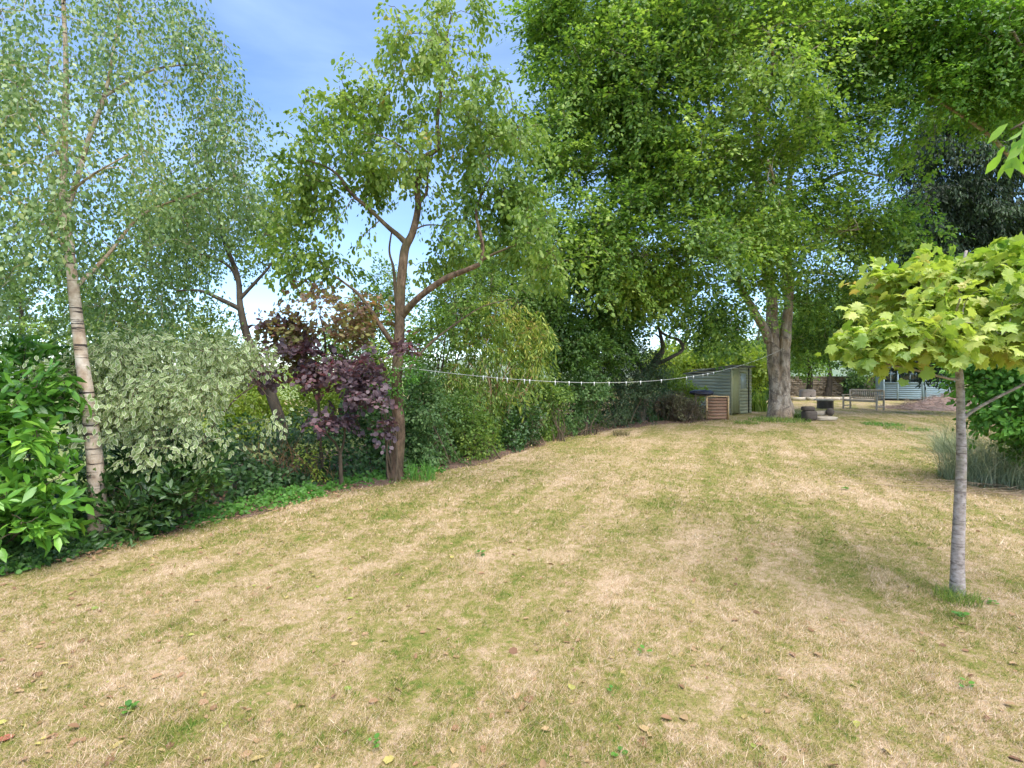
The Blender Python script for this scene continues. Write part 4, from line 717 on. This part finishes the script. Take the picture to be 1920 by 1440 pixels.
for k, (px, py, s, t, lab) in enumerate([(30, 1373, .075, 1.0, 'orange red fallen leaf at the bottom left'), (970, 1223, .07, .12, 'curled brown fallen leaf in mid lawn'), (990, 1302, .07, .3, 'folded tan fallen leaf below the lawn centre'), (455, 1420, .055, .5, 'pale tan fallen leaf on the bottom edge'), (672, 1205, .05, .68, 'cream yellow fallen leaf left of the lawn centre'), (735, 1410, .065, .8, 'pale yellow green fallen leaf near the bottom edge'), (145, 1204, .06, .1, 'dark brown fallen leaf on the left of the lawn'), (185, 1138, .055, .92, 'bright green fallen leaf near the birch'), (658, 1283, .05, .92, 'fresh green fallen leaf left of centre'), (1072, 1292, .055, .85, 'long yellow green fallen leaf right of the folded tan one'), (862, 1362, .045, .35, 'pinkish tan fallen leaf low in the lawn centre'), (1520, 1185, .05, .2, 'brown fallen leaf midway to the sapling')]):
    p = G(px, py); r1 = np.random.default_rng(300 + k); a = r1.uniform(0, 6.28)
    o = leaves('fallen_leaf', np.array([[p[0], p[1], LH(p) + .004]]), np.array([[math.cos(a), math.sin(a), .08]]), np.array([[r1.normal(0, .15), -.2, 1]]), np.array([s * .8]), ROUND, M_LITTER, None, (p[0], p[1], LH(p)), np.array([t]), np.array([t])); tag(o, lab, 'fallen leaf', 'larger fallen leaves')

# ivy carpet under the border shrubs
def carpet(label, segs, n, hmax, of0, of1, mat, size, seed, tm=IVY, nm='ivy'):
    rg = np.random.default_rng(seed); k = rg.integers(int(segs[0] * (len(ES) - 1)), int(segs[1] * (len(ES) - 1)), n); of = of0 + (of1 - of0) * rg.random(n)
    P = ES[k] + nrmE[k] * of[:, None] + rg.normal(0, .05, (n, 3)) * [1, 1, 0]
    hm = hmax * np.clip((of - of0) / (of1 - of0 + 1e-6) * 1.3 + .06, 0, 1) * (.5 + .9 * vnoise(P, .35, seed)); P[:, 2] = .03 + hm * rg.random(n) ** .45
    ok = vnoise(P * [1, 1, 0], .28, seed + 1) > .22; P = P[ok]; n = len(P)
    out = np.array([.5, -.75, 0]); dd = unit(rg.normal(0, .6, (n, 3)) + out * .5 + np.array([0, 0, -.35])); nn = rg.normal(0, .45, (n, 3)) + out * .55 + np.array([0, 0, .75])
    t = np.clip(vnoise(P, .3, seed + 2) * .7 + rg.random(n) * .3, 0, 1)
    o = leaves(nm, P, dd, nn, size * rg.uniform(.6, 1.2, n), tm, mat, None, (0, 0, 0), rg.random(n), t); tag(o, label, 'ground cover', kind='stuff')
carpet('dark ivy covering the bank behind the birch, laurel and smoke bush', (.0, .62), 16000, .75, .45, 2.4, M_IVY, .062, 401)
carpet('dark ivy spreading out at the foot of the laurel on the left edge', (.0, .28), 5000, .30, .03, .9, M_IVY, .055, 404)
carpet('fresh green low herbs along the lawn edge from the birch to the plum', (.02, .66), 4200, .09, .02, .45, M_HERB, .05, 402, ROUND, 'ground_herbs')
carpet('dark low ivy and seedlings under the hedge from the plum to the shed', (.62, .99), 26000, 1.15, .55, 2.3, M_IVY, .075, 403)
# bramble and dead twigs
def twigs(name, label, cat, base, n, h, spread, mat, seed, r=.004, lean=.6, flat=0, curve=.4, rise=.05):
    rg = np.random.default_rng(seed); mb = MB()
    for k in range(n):
        a = rg.uniform(0, 6.283); b = np.array([rg.normal(0, spread[0]), rg.normal(0, spread[1]), 0]) * .6; L_ = h * rg.uniform(.4, 1.2)
        v = unit(np.array([math.cos(a) * lean, math.sin(a) * lean, (1 - flat) + .02]) + rg.normal(0, .1, 3) * [1, 1, .3]); q = rg.normal(0, curve * .3, 3) * L_ * [1, 1, .5 * (1 - flat)]
        b[2] = rise * rg.random() if flat else 0
        P = smooth_path(np.array([b, b + v * L_ * .5 + q, b + v * L_ + q * .6 + np.array([0, 0, -.12 * L_ * (1 - flat)])]), 4); P[:, 2] = np.maximum(P[:, 2], .004)
        mb.tube(P, np.linspace(r, r * .4, len(P)), 4)
        if rg.random() < .6 and not flat:
            m = P[len(P) // 2]; mb.tube(np.array([m, m + rg.normal(0, .3, 3) * L_ * .4 + np.array([0, 0, .1 * L_])]), [r * .6, r * .3], 3)
    o = mb.build(name, mat, None, tuple(base)); o.data.transform(__import__('mathutils').Matrix.Translation(base)); return tag(o, label, cat)
twigs('bramble', 'tangle of thin reddish bramble stems in the border left of the smoke bush', 'bramble', G(520, 925) + np.array([-.15, .45, 0]), 90, .8, (.55, .25), B_ORANGE, 11, .004)
twigs('dry_stems', 'thin dry stems rising through the hedge below the bamboo', 'dry stems', W(925, HZ, 11.0) * [1, 1, 0], 50, 1.9, (.9, .25), B_STRAW, 12, .006, .35)
twigs('dry_stems', 'brown bare twigs standing out of the browning bush by the shed', 'dry stems', W(1268, HZ, 16.9) * [1, 1, 0], 160, 1.15, (.7, .4), B_TWIG, 13, .009, .5)
twigs('dead_stalks', 'long pale dead stalks lying on the ground at the right edge', 'dead stalks', G(1880, 918), 46, 1.3, (.7, .35), B_STRAW, 14, .005, 1.0, flat=1)
plant('spindly_bush', 'thin yellow leaved sprig in the ivy left of the smoke bush stem', 'bush', G(585, 915) + np.array([0, .3, 0]), [], [(590, 855, 6.9, 40, 22, .2), (600, 885, 6.9, 20, 12, .15)], 26, 9, M_LIME, B_TWIG, .05, OVAL, L=.18, Wd=.14, seed=27, stems=4, rtip=.002, trunk='stems', crown='foliage')

# ================================================================== BUILT THINGS
# shed ----------------------------------------------------------------------------------------
M_SHED = plain_mat('grey green boards', (.23, .245, .19), (.35, .36, .28), 4, (1, 1, 9), .75, .3, .004)  # darker, greyer boards for the side and rear walls
M_SHEDF = plain_mat('pale olive boards', (.30, .29, .16), (.46, .44, .27), 5, (1, 1, 8), .75, .3, .004)  # lighter, yellower boards for the front wall and frames
M_SHEDD = plain_mat('yellow green door', (.32, .31, .14), (.42, .40, .19), 5, (6, 6, .5), .6, .2, .003)
M_FELT = plain_mat('roof felt', (.10, .115, .10), (.19, .20, .17), 8, rough=.9)
M_GLASS = plain_mat('pale pane', (.32, .36, .30), (.50, .53, .45), 3, rough=.25, bump=.05, spec=.6)  # even pale opaque colour across the shed window
M_DARKW = plain_mat('dark trim', (.03, .03, .028), (.06, .05, .045), 6, rough=.8)
A = np.array([8.4, 19.7, 0.]); uF = np.array([.8, .6, 0.]); uS = np.array([-.6, .8, 0.]); LF, LS = 1.55, 1.95
HA, HB = 1.86, 1.56                       # front corner height, rear height of the pent roof
root = thing('garden_shed', 'small green weathered board shed left of the great beech', 'shed', A)
def wall(name, O, u, L_, h0, h1, mat, nb=15, gap=None):
    nrm_ = np.array([u[1], -u[0], 0]); mb = MB(); bh = max(h0, h1) / nb
    for k in range(nb):
        z0 = k * bh
        for (s0, s1) in ([(0, L_)] if gap is None or not (gap[2] < z0 + bh * .5 < gap[3]) else [(0, gap[0]), (gap[1], L_)]):
            def top(s): return min(z0 + bh * 1.08, h0 + (h1 - h0) * s / L_)
            if top(s0) <= z0 and top(s1) <= z0 or s1 - s0 < .02: continue
            pr = [O + u * s0, O + u * s1]; V = []
            for (p, s) in ((pr[0], s0), (pr[1], s1)):
                t_ = max(top(s), z0 + .002)
                V += [p + nrm_ * .022 + [0, 0, z0 + .02], p + nrm_ * .006 + [0, 0, t_], p - nrm_ * .02 + [0, 0, t_], p - nrm_ * .02 + [0, 0, z0 + .02]]
            mb.add(V, [(0, 4, 5, 1), (1, 5, 6, 2), (2, 6, 7, 3), (3, 7, 4, 0), (0, 1, 2, 3), (7, 6, 5, 4)])
    return mb.build(name, mat, root, A)
def wall_out(name, O, u, L_, h0, h1, mat, out, **k):
    # outward normal is given by direction order: flip u when needed
    nrm_ = np.array([u[1], -u[0], 0])
    if np.dot(nrm_, out) < 0: O = O + u * L_; u = -u; h0, h1 = h1, h0
    return wall(name, O, u, L_, h0, h1, mat, **k)
wall_out('wall', A, uS, LS, HA, HB, M_SHED, -uF)
wall_out('wall', A + uF * .62, uF, LF - .62, HA, HA - .04, M_SHEDF, -uS, gap=(.10, .52, .98, 1.62))
wall_out('wall', A + uF * LF, uS, LS, HA, HB, M_SHED, uF)
wall_out('wall', A + uS * LS, uF, LF, HB, HB, M_SHED, uS)
rzF = math.atan2(uF[1], uF[0]); nF = -uS
def fbox(mb, s, z, w, h, d, off=0.0):
    mb.box(A + uF * s + nF * off + np.array([0, 0, z]), (w, d, h), rz=rzF)
mb = MB()
for k in range(5): fbox(mb, .08 + .1 * k + .02, .92, .095, 1.74, .03, .012)
door = mb.build('door', M_SHEDD, root, A)
mb = MB(); fbox(mb, .09, 1.0, .03, .16, .04, .045); h = mb.build('handle', M_DARKW, door)
mb = MB(); fbox(mb, .025, .92, .05, 1.84, .05, .03); fbox(mb, .59, .92, .05, 1.80, .05, .02); fbox(mb, .30, 1.80, .52, .06, .05, .02); mb.build('door_frame', M_SHEDF, root, A)
mb = MB(); fbox(mb, .93, 1.30, .42, .62, .012, -.004); wd = mb.build('window', M_GLASS, root, A)
mb = MB(); fbox(mb, .93, .975, .50, .05, .06, .02); fbox(mb, .93, 1.63, .50, .05, .05, .02); fbox(mb, .70, 1.30, .05, .60, .05, .02); fbox(mb, 1.16, 1.30, .05, .60, .05, .02); mb.build('window_frame', M_SHEDF, wd)
mb = MB(); fbox(mb, 1.30, .92, .03, 1.78, .03, .035); mb.build('dark_strip', M_DARKW, root, A)  # narrow dark upright strip on the front wall
c = [A - uF * .10 + nF * .12, A + uF * (LF + .10) + nF * .12, A + uF * (LF + .10) + uS * (LS + .1), A - uF * .10 + uS * (LS + .1)]
zt = [HA + .03, HA - .0, HB - .02, HB - .0]; V = [p + [0, 0, z] for p, z in zip(c, zt)] + [p + [0, 0, z + .045] for p, z in zip(c, zt)]
link_mesh('roof', V, [(3, 2, 1, 0), (4, 5, 6, 7), (0, 1, 5, 4), (1, 2, 6, 5), (2, 3, 7, 6), (3, 0, 4, 7)], M_FELT, root, A)

# orange slatted crate and black sack ---------------------------------------------------------------
M_ORW = plain_mat('orange wood', (.19, .105, .065), (.34, .19, .115), 9, (1, 1, 6), .7, .3, .004); M_PINE = plain_mat('pale wood edge', (.42, .27, .12), (.55, .38, .20), 6, (1, 1, 6), .7)
cb = G(1334, 786); rt = thing('wooden_crate', 'orange brown slatted wooden crate beside the shed wall', 'crate', cb, rz=R(12))
mb = MB()
for k in range(7): mb.box((0, -.30, .07 + k * .105), (.80, .025, .088))
mb.build('front_panel', M_ORW, rt)
mb = MB()
for k in range(5): mb.box((.39, .02, .16 + k * .15), (.025, .58, .06))
mb.build('side_panel', M_ORW, rt)
for (x_, y_) in ((-.40, -.33), (.42, -.33), (-.40, .32), (.42, .32)):
    mb = MB(); mb.box((x_, y_, .40), (.05, .05, .82)); mb.build('corner_post', M_PINE, rt)
mb = MB(); mb.box((0, -.335, .80), (.86, .04, .04)); mb.box((0, .32, .80), (.86, .04, .04)); mb.build('top_rail', M_PINE, rt)
def lump(name, label, cat, c, d, mat, seed, rough=.25, sub=4, group=None, flat=False, rz=0):
    """an irregular solid: noisy ellipsoid or rough block"""
    n1, n2 = 5 * sub, 3 * sub; V = []
    for i_ in range(n2 + 1):
        th = math.pi * i_ / n2
        for j_ in range(n1):
            ph = 2 * math.pi * j_ / n1; v = np.array([math.sin(th) * math.cos(ph), math.sin(th) * math.sin(ph), math.cos(th)])
            if flat: v = v / (np.sum(np.abs(v) ** 6) ** (1 / 6))
            V.append(v)
    V = np.array(V); V = V * (1 + rough * (vnoise(V + seed * 3.1, .5, seed) - .5) * 2 + rough * .4 * (vnoise(V + seed, .2, seed) - .5))[:, None]
    V = V * (np.array(d) / 2); cz, sz = math.cos(rz), math.sin(rz); V = V @ np.array([[cz, -sz, 0], [sz, cz, 0], [0, 0, 1]]).T
    V[:, 2] += -V[:, 2].min(); Fc = [(i_ * n1 + j_, (i_ + 1) * n1 + j_, (i_ + 1) * n1 + (j_ + 1) % n1, i_ * n1 + (j_ + 1) % n1) for i_ in range(n2) for j_ in range(n1)]
    o = link_mesh(name, V + np.array(c), Fc, mat, base=tuple(c), smooth=not flat); return tag(o, label, cat, group)
M_BLACK = plain_mat('black plastic', (.012, .010, .02), (.035, .03, .05), 12, rough=.35, bump=.8, bdist=.02, spec=.5)
lump('plastic_sack', 'crumpled black plastic sack on top of the orange crate', 'sack', (cb[0] - .32, cb[1] + .1, .80), (.85, .5, .20), M_BLACK, 3, .3)

# washing line and pegs --------------------------------------------------------------------------
M_LINE = plain_mat('white line', (.36, .36, .33), (.55, .55, .51), 30, rough=.5, bump=0); M_PEG = plain_mat('white peg', (.60, .62, .60), (.80, .80, .78), 20, rough=.4, bump=0)
LA, LB_ = W(757, 689, 7.22), W(1466, 655, 18.05)
def lp(t): p = LA + (LB_ - LA) * t; return p - np.array([0, 0, 4 * .60 * t * (1 - t)])
mb = MB(); mb.tube([lp(t) for t in np.linspace(0, 1, 60)], .0044, 5)
tk = W(745, 692, 7.3); a = np.linspace(0, 2 * math.pi, 20); mb.tube([tk + np.array([math.cos(q) * .105, math.sin(q) * .105, .01 * math.sin(3 * q)]) for q in a], .005, 4)
tag(mb.build('washing_line', M_LINE, None, tuple(LA)), 'thin white washing line sagging from the plum trunk to the great beech', 'washing line'); 
def make_peg(p, ang):
    r = thing('clothes_peg', '', 'clothes peg', p, rz=ang, group='pegs on the washing line')
    m1 = MB(); m1.box((0, -.006, -.025), (.013, .007, .085), rx=R(5)); m1.build('prong', M_PEG, r)
    m1 = MB(); m1.box((0, .006, -.025), (.013, .007, .085), rx=R(-5)); m1.build('prong', M_PEG, r)
    m1 = MB(); m1.tube([(-.009, 0, -.02), (.009, 0, -.02)], .006, 6); m1.build('spring', M_LINE, r); return r
def dup(r, loc, rz):
    c = r.copy(); col.objects.link(c); c.location = [float(v) for v in loc]; c.rotation_euler = (0, 0, rz)
    for ch in list(r.children):
        d = ch.copy(); col.objects.link(d); d.parent = c
    return c
PEGX = [906, 932, 951, 983, 993, 1041, 1067, 1090, 1114, 1142, 1174, 1201, 1240, 1287, 1300, 1318, 1327, 1338]; ts = np.linspace(0, 1, 4000); xs_ = [960 + F * lp(t)[0] / lp(t)[1] for t in ts]
words = ['first', 'second', 'third', 'fourth', 'fifth', 'sixth', 'seventh', 'eighth', 'ninth', 'tenth', 'eleventh', 'twelfth', 'thirteenth', 'fourteenth', 'fifteenth', 'sixteenth', 'seventeenth', 'last']
peg0 = None
for k, px in enumerate(PEGX):
    t = float(np.interp(px, xs_, ts)); p = lp(t); an = rg.uniform(-.6, .6)
    if peg0 is None: peg = peg0 = make_peg(p, an)
    else: peg = dup(peg0, p, an)
    peg['label'] = 'small white clothes peg, %s along the line counting from the plum trunk' % words[k]

# stone wall -----------------------------------------------------------------------------------
M_STONE = plain_mat('dry stone', (.15, .115, .08), (.36, .29, .21), 1.6, rough=.9, bump=.6, bdist=.03); M_STONEL = plain_mat('pale stone', (.30, .25, .19), (.50, .44, .35), 3, rough=.9, bump=.5, bdist=.02)
rg = np.random.default_rng(8); mb = MB(); P0, P1 = np.array([17.2, 38.5, 0]), np.array([30.5, 38.2, 0]); u = unit(P1 - P0); LW = np.linalg.norm(P1 - P0); z = -.02
mb.box((P0 + P1) / 2 + np.array([0, .12, .72]), (LW, .26, 1.42), rz=math.atan2(u[1], u[0]))
while z < 1.45:
    hgt = rg.uniform(.07, .15); s = rg.uniform(-.2, 0)
    while s < LW:
        w_ = rg.uniform(.16, .55); mb.box(P0 + u * (s + w_ / 2) + np.array([0, -.05 + rg.uniform(-.04, .03), z + hgt / 2]), (w_ * .94, .35, hgt * .86), rz=rg.normal(0, .04), ry=rg.normal(0, .03), jit=.009, rg=rg); s += w_
    z += hgt
tag(mb.build('stone_wall', M_STONE, None, tuple(P0)), 'dry stone wall across the far end behind the bench', 'stone wall')
carp = np.random.default_rng(9); n = 3500; P = np.stack([carp.uniform(24.6, 28.5, n), 38.0 + carp.normal(0, .08, n), carp.random(n) ** .8 * 1.75], -1); P = P[vnoise(P, .8, 5) > .35]; n = len(P)
o = leaves('wall_ivy', P, carp.normal(0, .6, (n, 3)) + [0, -.2, -.5], carp.normal(0, .4, (n, 3)) + [0, -1, .5], .13 * carp.uniform(.6, 1.2, n), IVY, M_IVY, None, (24.5, 38, 0), carp.random(n), carp.random(n)); tag(o, 'ivy hanging on the stone wall left of the summer house', 'ivy')
# low pale kerb stones in front of the wall
mb = MB(); s = 0
while s < 4.6:
    w_ = rg.uniform(.4, .9); mb.box((17.6 + s, 31.5 + rg.normal(0, .05), .10), (w_ * .96, .35, .20), jit=.015, rg=rg, rz=rg.normal(0, .05)); s += w_
tag(mb.build('stone_edging', M_STONEL, None, (17.2, 31.5, 0)), 'low row of pale edging stones crossing the lawn behind the bench', 'edging stones')
lump('stone_block', 'squat pinkish grey stone block at the foot of the wall', 'stone', W(1514, HZ, 34) * [1, 1, 0], (.95, .5, .62), plain_mat('pink stone', (.25, .20, .17), (.38, .31, .27), 5), 4, .05, flat=True)

# logs and blocks beside the beech -------------------------------------------------------------------
M_LOGD = plain_mat('dark old wood', (.05, .04, .032), (.12, .095, .075), 9, (1, 1, 5), .85, .6, .01); M_LOGP = plain_mat('grey slab', (.27, .22, .16), (.46, .39, .29), 5, rough=.85, bump=.5, bdist=.01)
lump('wood_block', 'dark square wood block on the left of the stack beside the beech', 'wood block', G(1517, 789), (.42, .34, .34), M_LOGD, 5, .06, flat=True, rz=.2, group='blocks beside the beech')
lump('wood_block', 'dark wood block balanced on top of the left one beside the beech', 'wood block', G(1515, 789) + np.array([0, 0, .33]), (.36, .30, .15), M_LOGD, 6, .06, flat=True, rz=-.1, group='blocks beside the beech')
lump('stone_slab', 'long pale slab lying on the grass right of the dark wood blocks', 'slab', G(1544, 788), (.75, .5, .13), M_LOGP, 7, .08, flat=True, rz=.1, group='blocks beside the beech')
lump('stone_slab', 'pale slab leaning up on the long slab beside the dark blocks', 'slab', G(1536, 786) + np.array([0, .05, .13]), (.5, .35, .14), M_LOGP, 8, .10, flat=True, rz=-.3, group='blocks beside the beech')
lump('tree_stump', 'small dark rounded stump on the right end of the pale slab', 'stump', G(1556, 787) + np.array([0, 0, .13]), (.27, .26, .26), M_LOGD, 9, .14, rz=.4, group='blocks beside the beech')
# box table
tb = G(1547, 767); rt = thing('stone_table', 'low square garden table with dark slatted sides and pale top, before the bench', 'table', tb, rz=R(-8))
mb = MB()
for k in range(6): mb.box((0, 0, .035 + k * .062), (.52, .46, .054))
mb.build('base', M_LOGD, rt)
mb = MB(); mb.box((-.05, 0, .42), (.64, .58, .07)); mb.build('tabletop', M_STONEL, rt, bevel=.008)
# bench
M_BENCH = plain_mat('weathered teak', (.30, .24, .17), (.54, .45, .34), 8, (1, 8, 1), .8, .4, .004)
wd_ = unit(np.array([.43, -.90, 0])); bk = W(1594.5, HZ, 23.7) * [1, 1, 0]; LBn = 1.42
rt = thing('garden_bench', 'weathered wooden garden bench with slatted back in front of the summer house', 'bench', bk, rz=math.atan2(wd_[1], wd_[0]))
for x_ in (0, LBn):
    for y_, hh in ((0, .88), (-.52, .62)):
        mb = MB(); mb.box((x_, y_, hh / 2), (.06, .06, hh)); mb.build('leg', M_BENCH, rt, bevel=.004)
    mb = MB(); mb.box((x_, -.27, .645), (.085, .62, .035)); mb.build('armrest', M_BENCH, rt, bevel=.004)
    mb = MB(); mb.box((x_, -.26, .15), (.035, .46, .045)); mb.build('side_rail', M_BENCH, rt)
mb = MB()
for k in range(5): mb.box((LBn / 2, -.06 - k * .105, .43), (LBn - .02, .088, .025))
mb.box((LBn / 2, -.50, .385), (LBn - .07, .03, .07)); mb.build('seat', M_BENCH, rt)
mb = MB(); mb.box((LBn / 2, 0, .86), (LBn - .07, .035, .085)); mb.box((LBn / 2, 0, .50), (LBn - .07, .03, .05))
for k in range(15): mb.box((.12 + k * (LBn - .24) / 14, 0, .67), (.05, .016, .295))
mb.build('backrest', M_BENCH, rt)

# blue summer house ---------------------------------------------------------------------------------
M_BLUE2 = plain_mat('powder blue boards', (.23, .32, .35), (.28, .37, .40), 2, (1, 1, 1), .6, .15, .003); M_BLUED = plain_mat('dusk blue frame', (.27, .37, .41), (.34, .44, .48), 4, rough=.6, bump=0)
M_PANE = plain_mat('dark window glass', (.012, .018, .015), (.03, .04, .035), 2, rough=.1, bump=0, spec=.7)
S0 = W(1657, HZ, 31.4) * [1, 1, 0]; LL, DD = 3.4, 2.2
rt = thing('summer_house', 'powder blue wooden summer house with dark windows at the far right', 'summer house', S0, rz=R(-25))
def lap(name, x0, x1, y0, y1, zt=.0):
    mb = MB(); n_ = int(zt / .125)
    for k in range(n_):
        if abs(x1 - x0) > abs(y1 - y0): mb.box(((x0 + x1) / 2, y0, .16 + .125 * k), (x1 - x0, .035, .119), rx=R(-4))
        else: mb.box((x0, (y0 + y1) / 2, .16 + .125 * k), (.035, y1 - y0, .119), ry=R(-4))
    mb.build(name, M_BLUE2, rt)
lap('front_wall', .0, LL, 0, 0, 1.0); lap('side_wall', 0, 0, .02, DD, 1.95); lap('side_wall', LL, LL, .02, DD, 1.95); lap('rear_wall', 0, LL, DD, DD, 1.95)
mb = MB()
for x_ in (.0, .70, 1.92, 2.06, LL): mb.box((x_, -.035, 1.03), (.08, .05, 1.96))
mb.box((LL / 2, -.03, 2.04), (LL + .1, .07, .08)); mb.box((LL / 2, -.05, 1.10), (LL, .09, .05)); mb.build('frame', M_BLUED, rt)
for (x0, x1) in ((.05, .65), (.75, 1.87), (2.11, LL - .05)):
    mb = MB(); mb.box(((x0 + x1) / 2, .012, 1.56), (x1 - x0, .015, .86)); wn_ = mb.build('window', M_PANE, rt)
    mb = MB(); mb.box(((x0 + x1) / 2, -.006, 1.56), (.04, .03, .86)); mb.box(((x0 + x1) / 2, -.004, 1.66), (x1 - x0, .024, .03)); mb.build('glazing_bar', M_BLUED, wn_)
V = [(-.2, -.3, 2.09), (LL + .2, -.3, 2.09), (LL + .2, DD + .2, 2.09), (-.2, DD + .2, 2.09), (-.2, DD / 2, 2.55), (LL + .2, DD / 2, 2.55)]
link_mesh('roof', V, [(0, 1, 5, 4), (2, 3, 4, 5), (1, 2, 5), (3, 0, 4), (3, 2, 1, 0)], M_FELT, rt)
mb = MB(); mb.box((LL / 2, DD / 2, .03), (LL - .05, DD - .05, .10)); mb.build('base', M_DARKW, rt)

# brushwood heap
xs = np.linspace(-2.6, 3.2, 50); ys = np.linspace(-1.6, 1.8, 36); X, Y = np.meshgrid(xs, ys); p = np.stack([X, Y, 0 * X], -1)
Z = np.clip((.30 + .20 * X + .15) * 1.35 * np.exp(-(Y / 1.05) ** 2) * np.clip((X + 2.7) / 1.2, 0, 1), 0, 1.1) * np.clip((3.2 - X) * 1.2, 0, 1) + (vnoise(p, .25, 3) - .5) * .16 - .06
HB0 = np.array([19.6, 23.4, 0]); i = (np.arange(len(ys) - 1)[:, None] * len(xs) + np.arange(len(xs) - 1)[None]).ravel()
root = thing('brushwood_heap', 'low heap of pinkish brown dead brushwood in front of the summer house', 'brush pile', HB0)
link_mesh('mound', np.stack([X, Y, Z], -1).reshape(-1, 3) + HB0, np.stack([i, i + 1, i + 1 + len(xs), i + len(xs)], -1), plain_mat('pink brown debris', (.20, .13, .10), (.46, .32, .25), 9, rough=.95, bump=.8, bdist=.04), root, HB0, smooth=True)
mb = MB()
for k in range(900):
    x_, y_ = rg.uniform(-2.4, 3.0), rg.normal(0, .75); yi = int(np.clip((y_ + 1.6) / 3.4 * 35, 0, 35)); xi = int(np.clip((x_ + 2.6) / 5.8 * 49, 0, 49)); z_ = max(Z[yi, xi], 0)
    v = unit(np.array([rg.normal(), rg.normal() * .6, rg.normal() * .22])) * rg.uniform(.15, .5); q = np.array([x_, y_, z_ + rg.uniform(.01, .10)]) + HB0; q1 = q + v; q1[2] = max(q1[2], .02)
    mb.tube([q, (q + q1) / 2 + rg.normal(0, .02, 3), q1], [.011, .009, .004], 3)
mb.build('dead_twigs', plain_mat('dead twigs', (.26, .18, .14), (.60, .46, .37), 15, rough=.9), root, HB0)
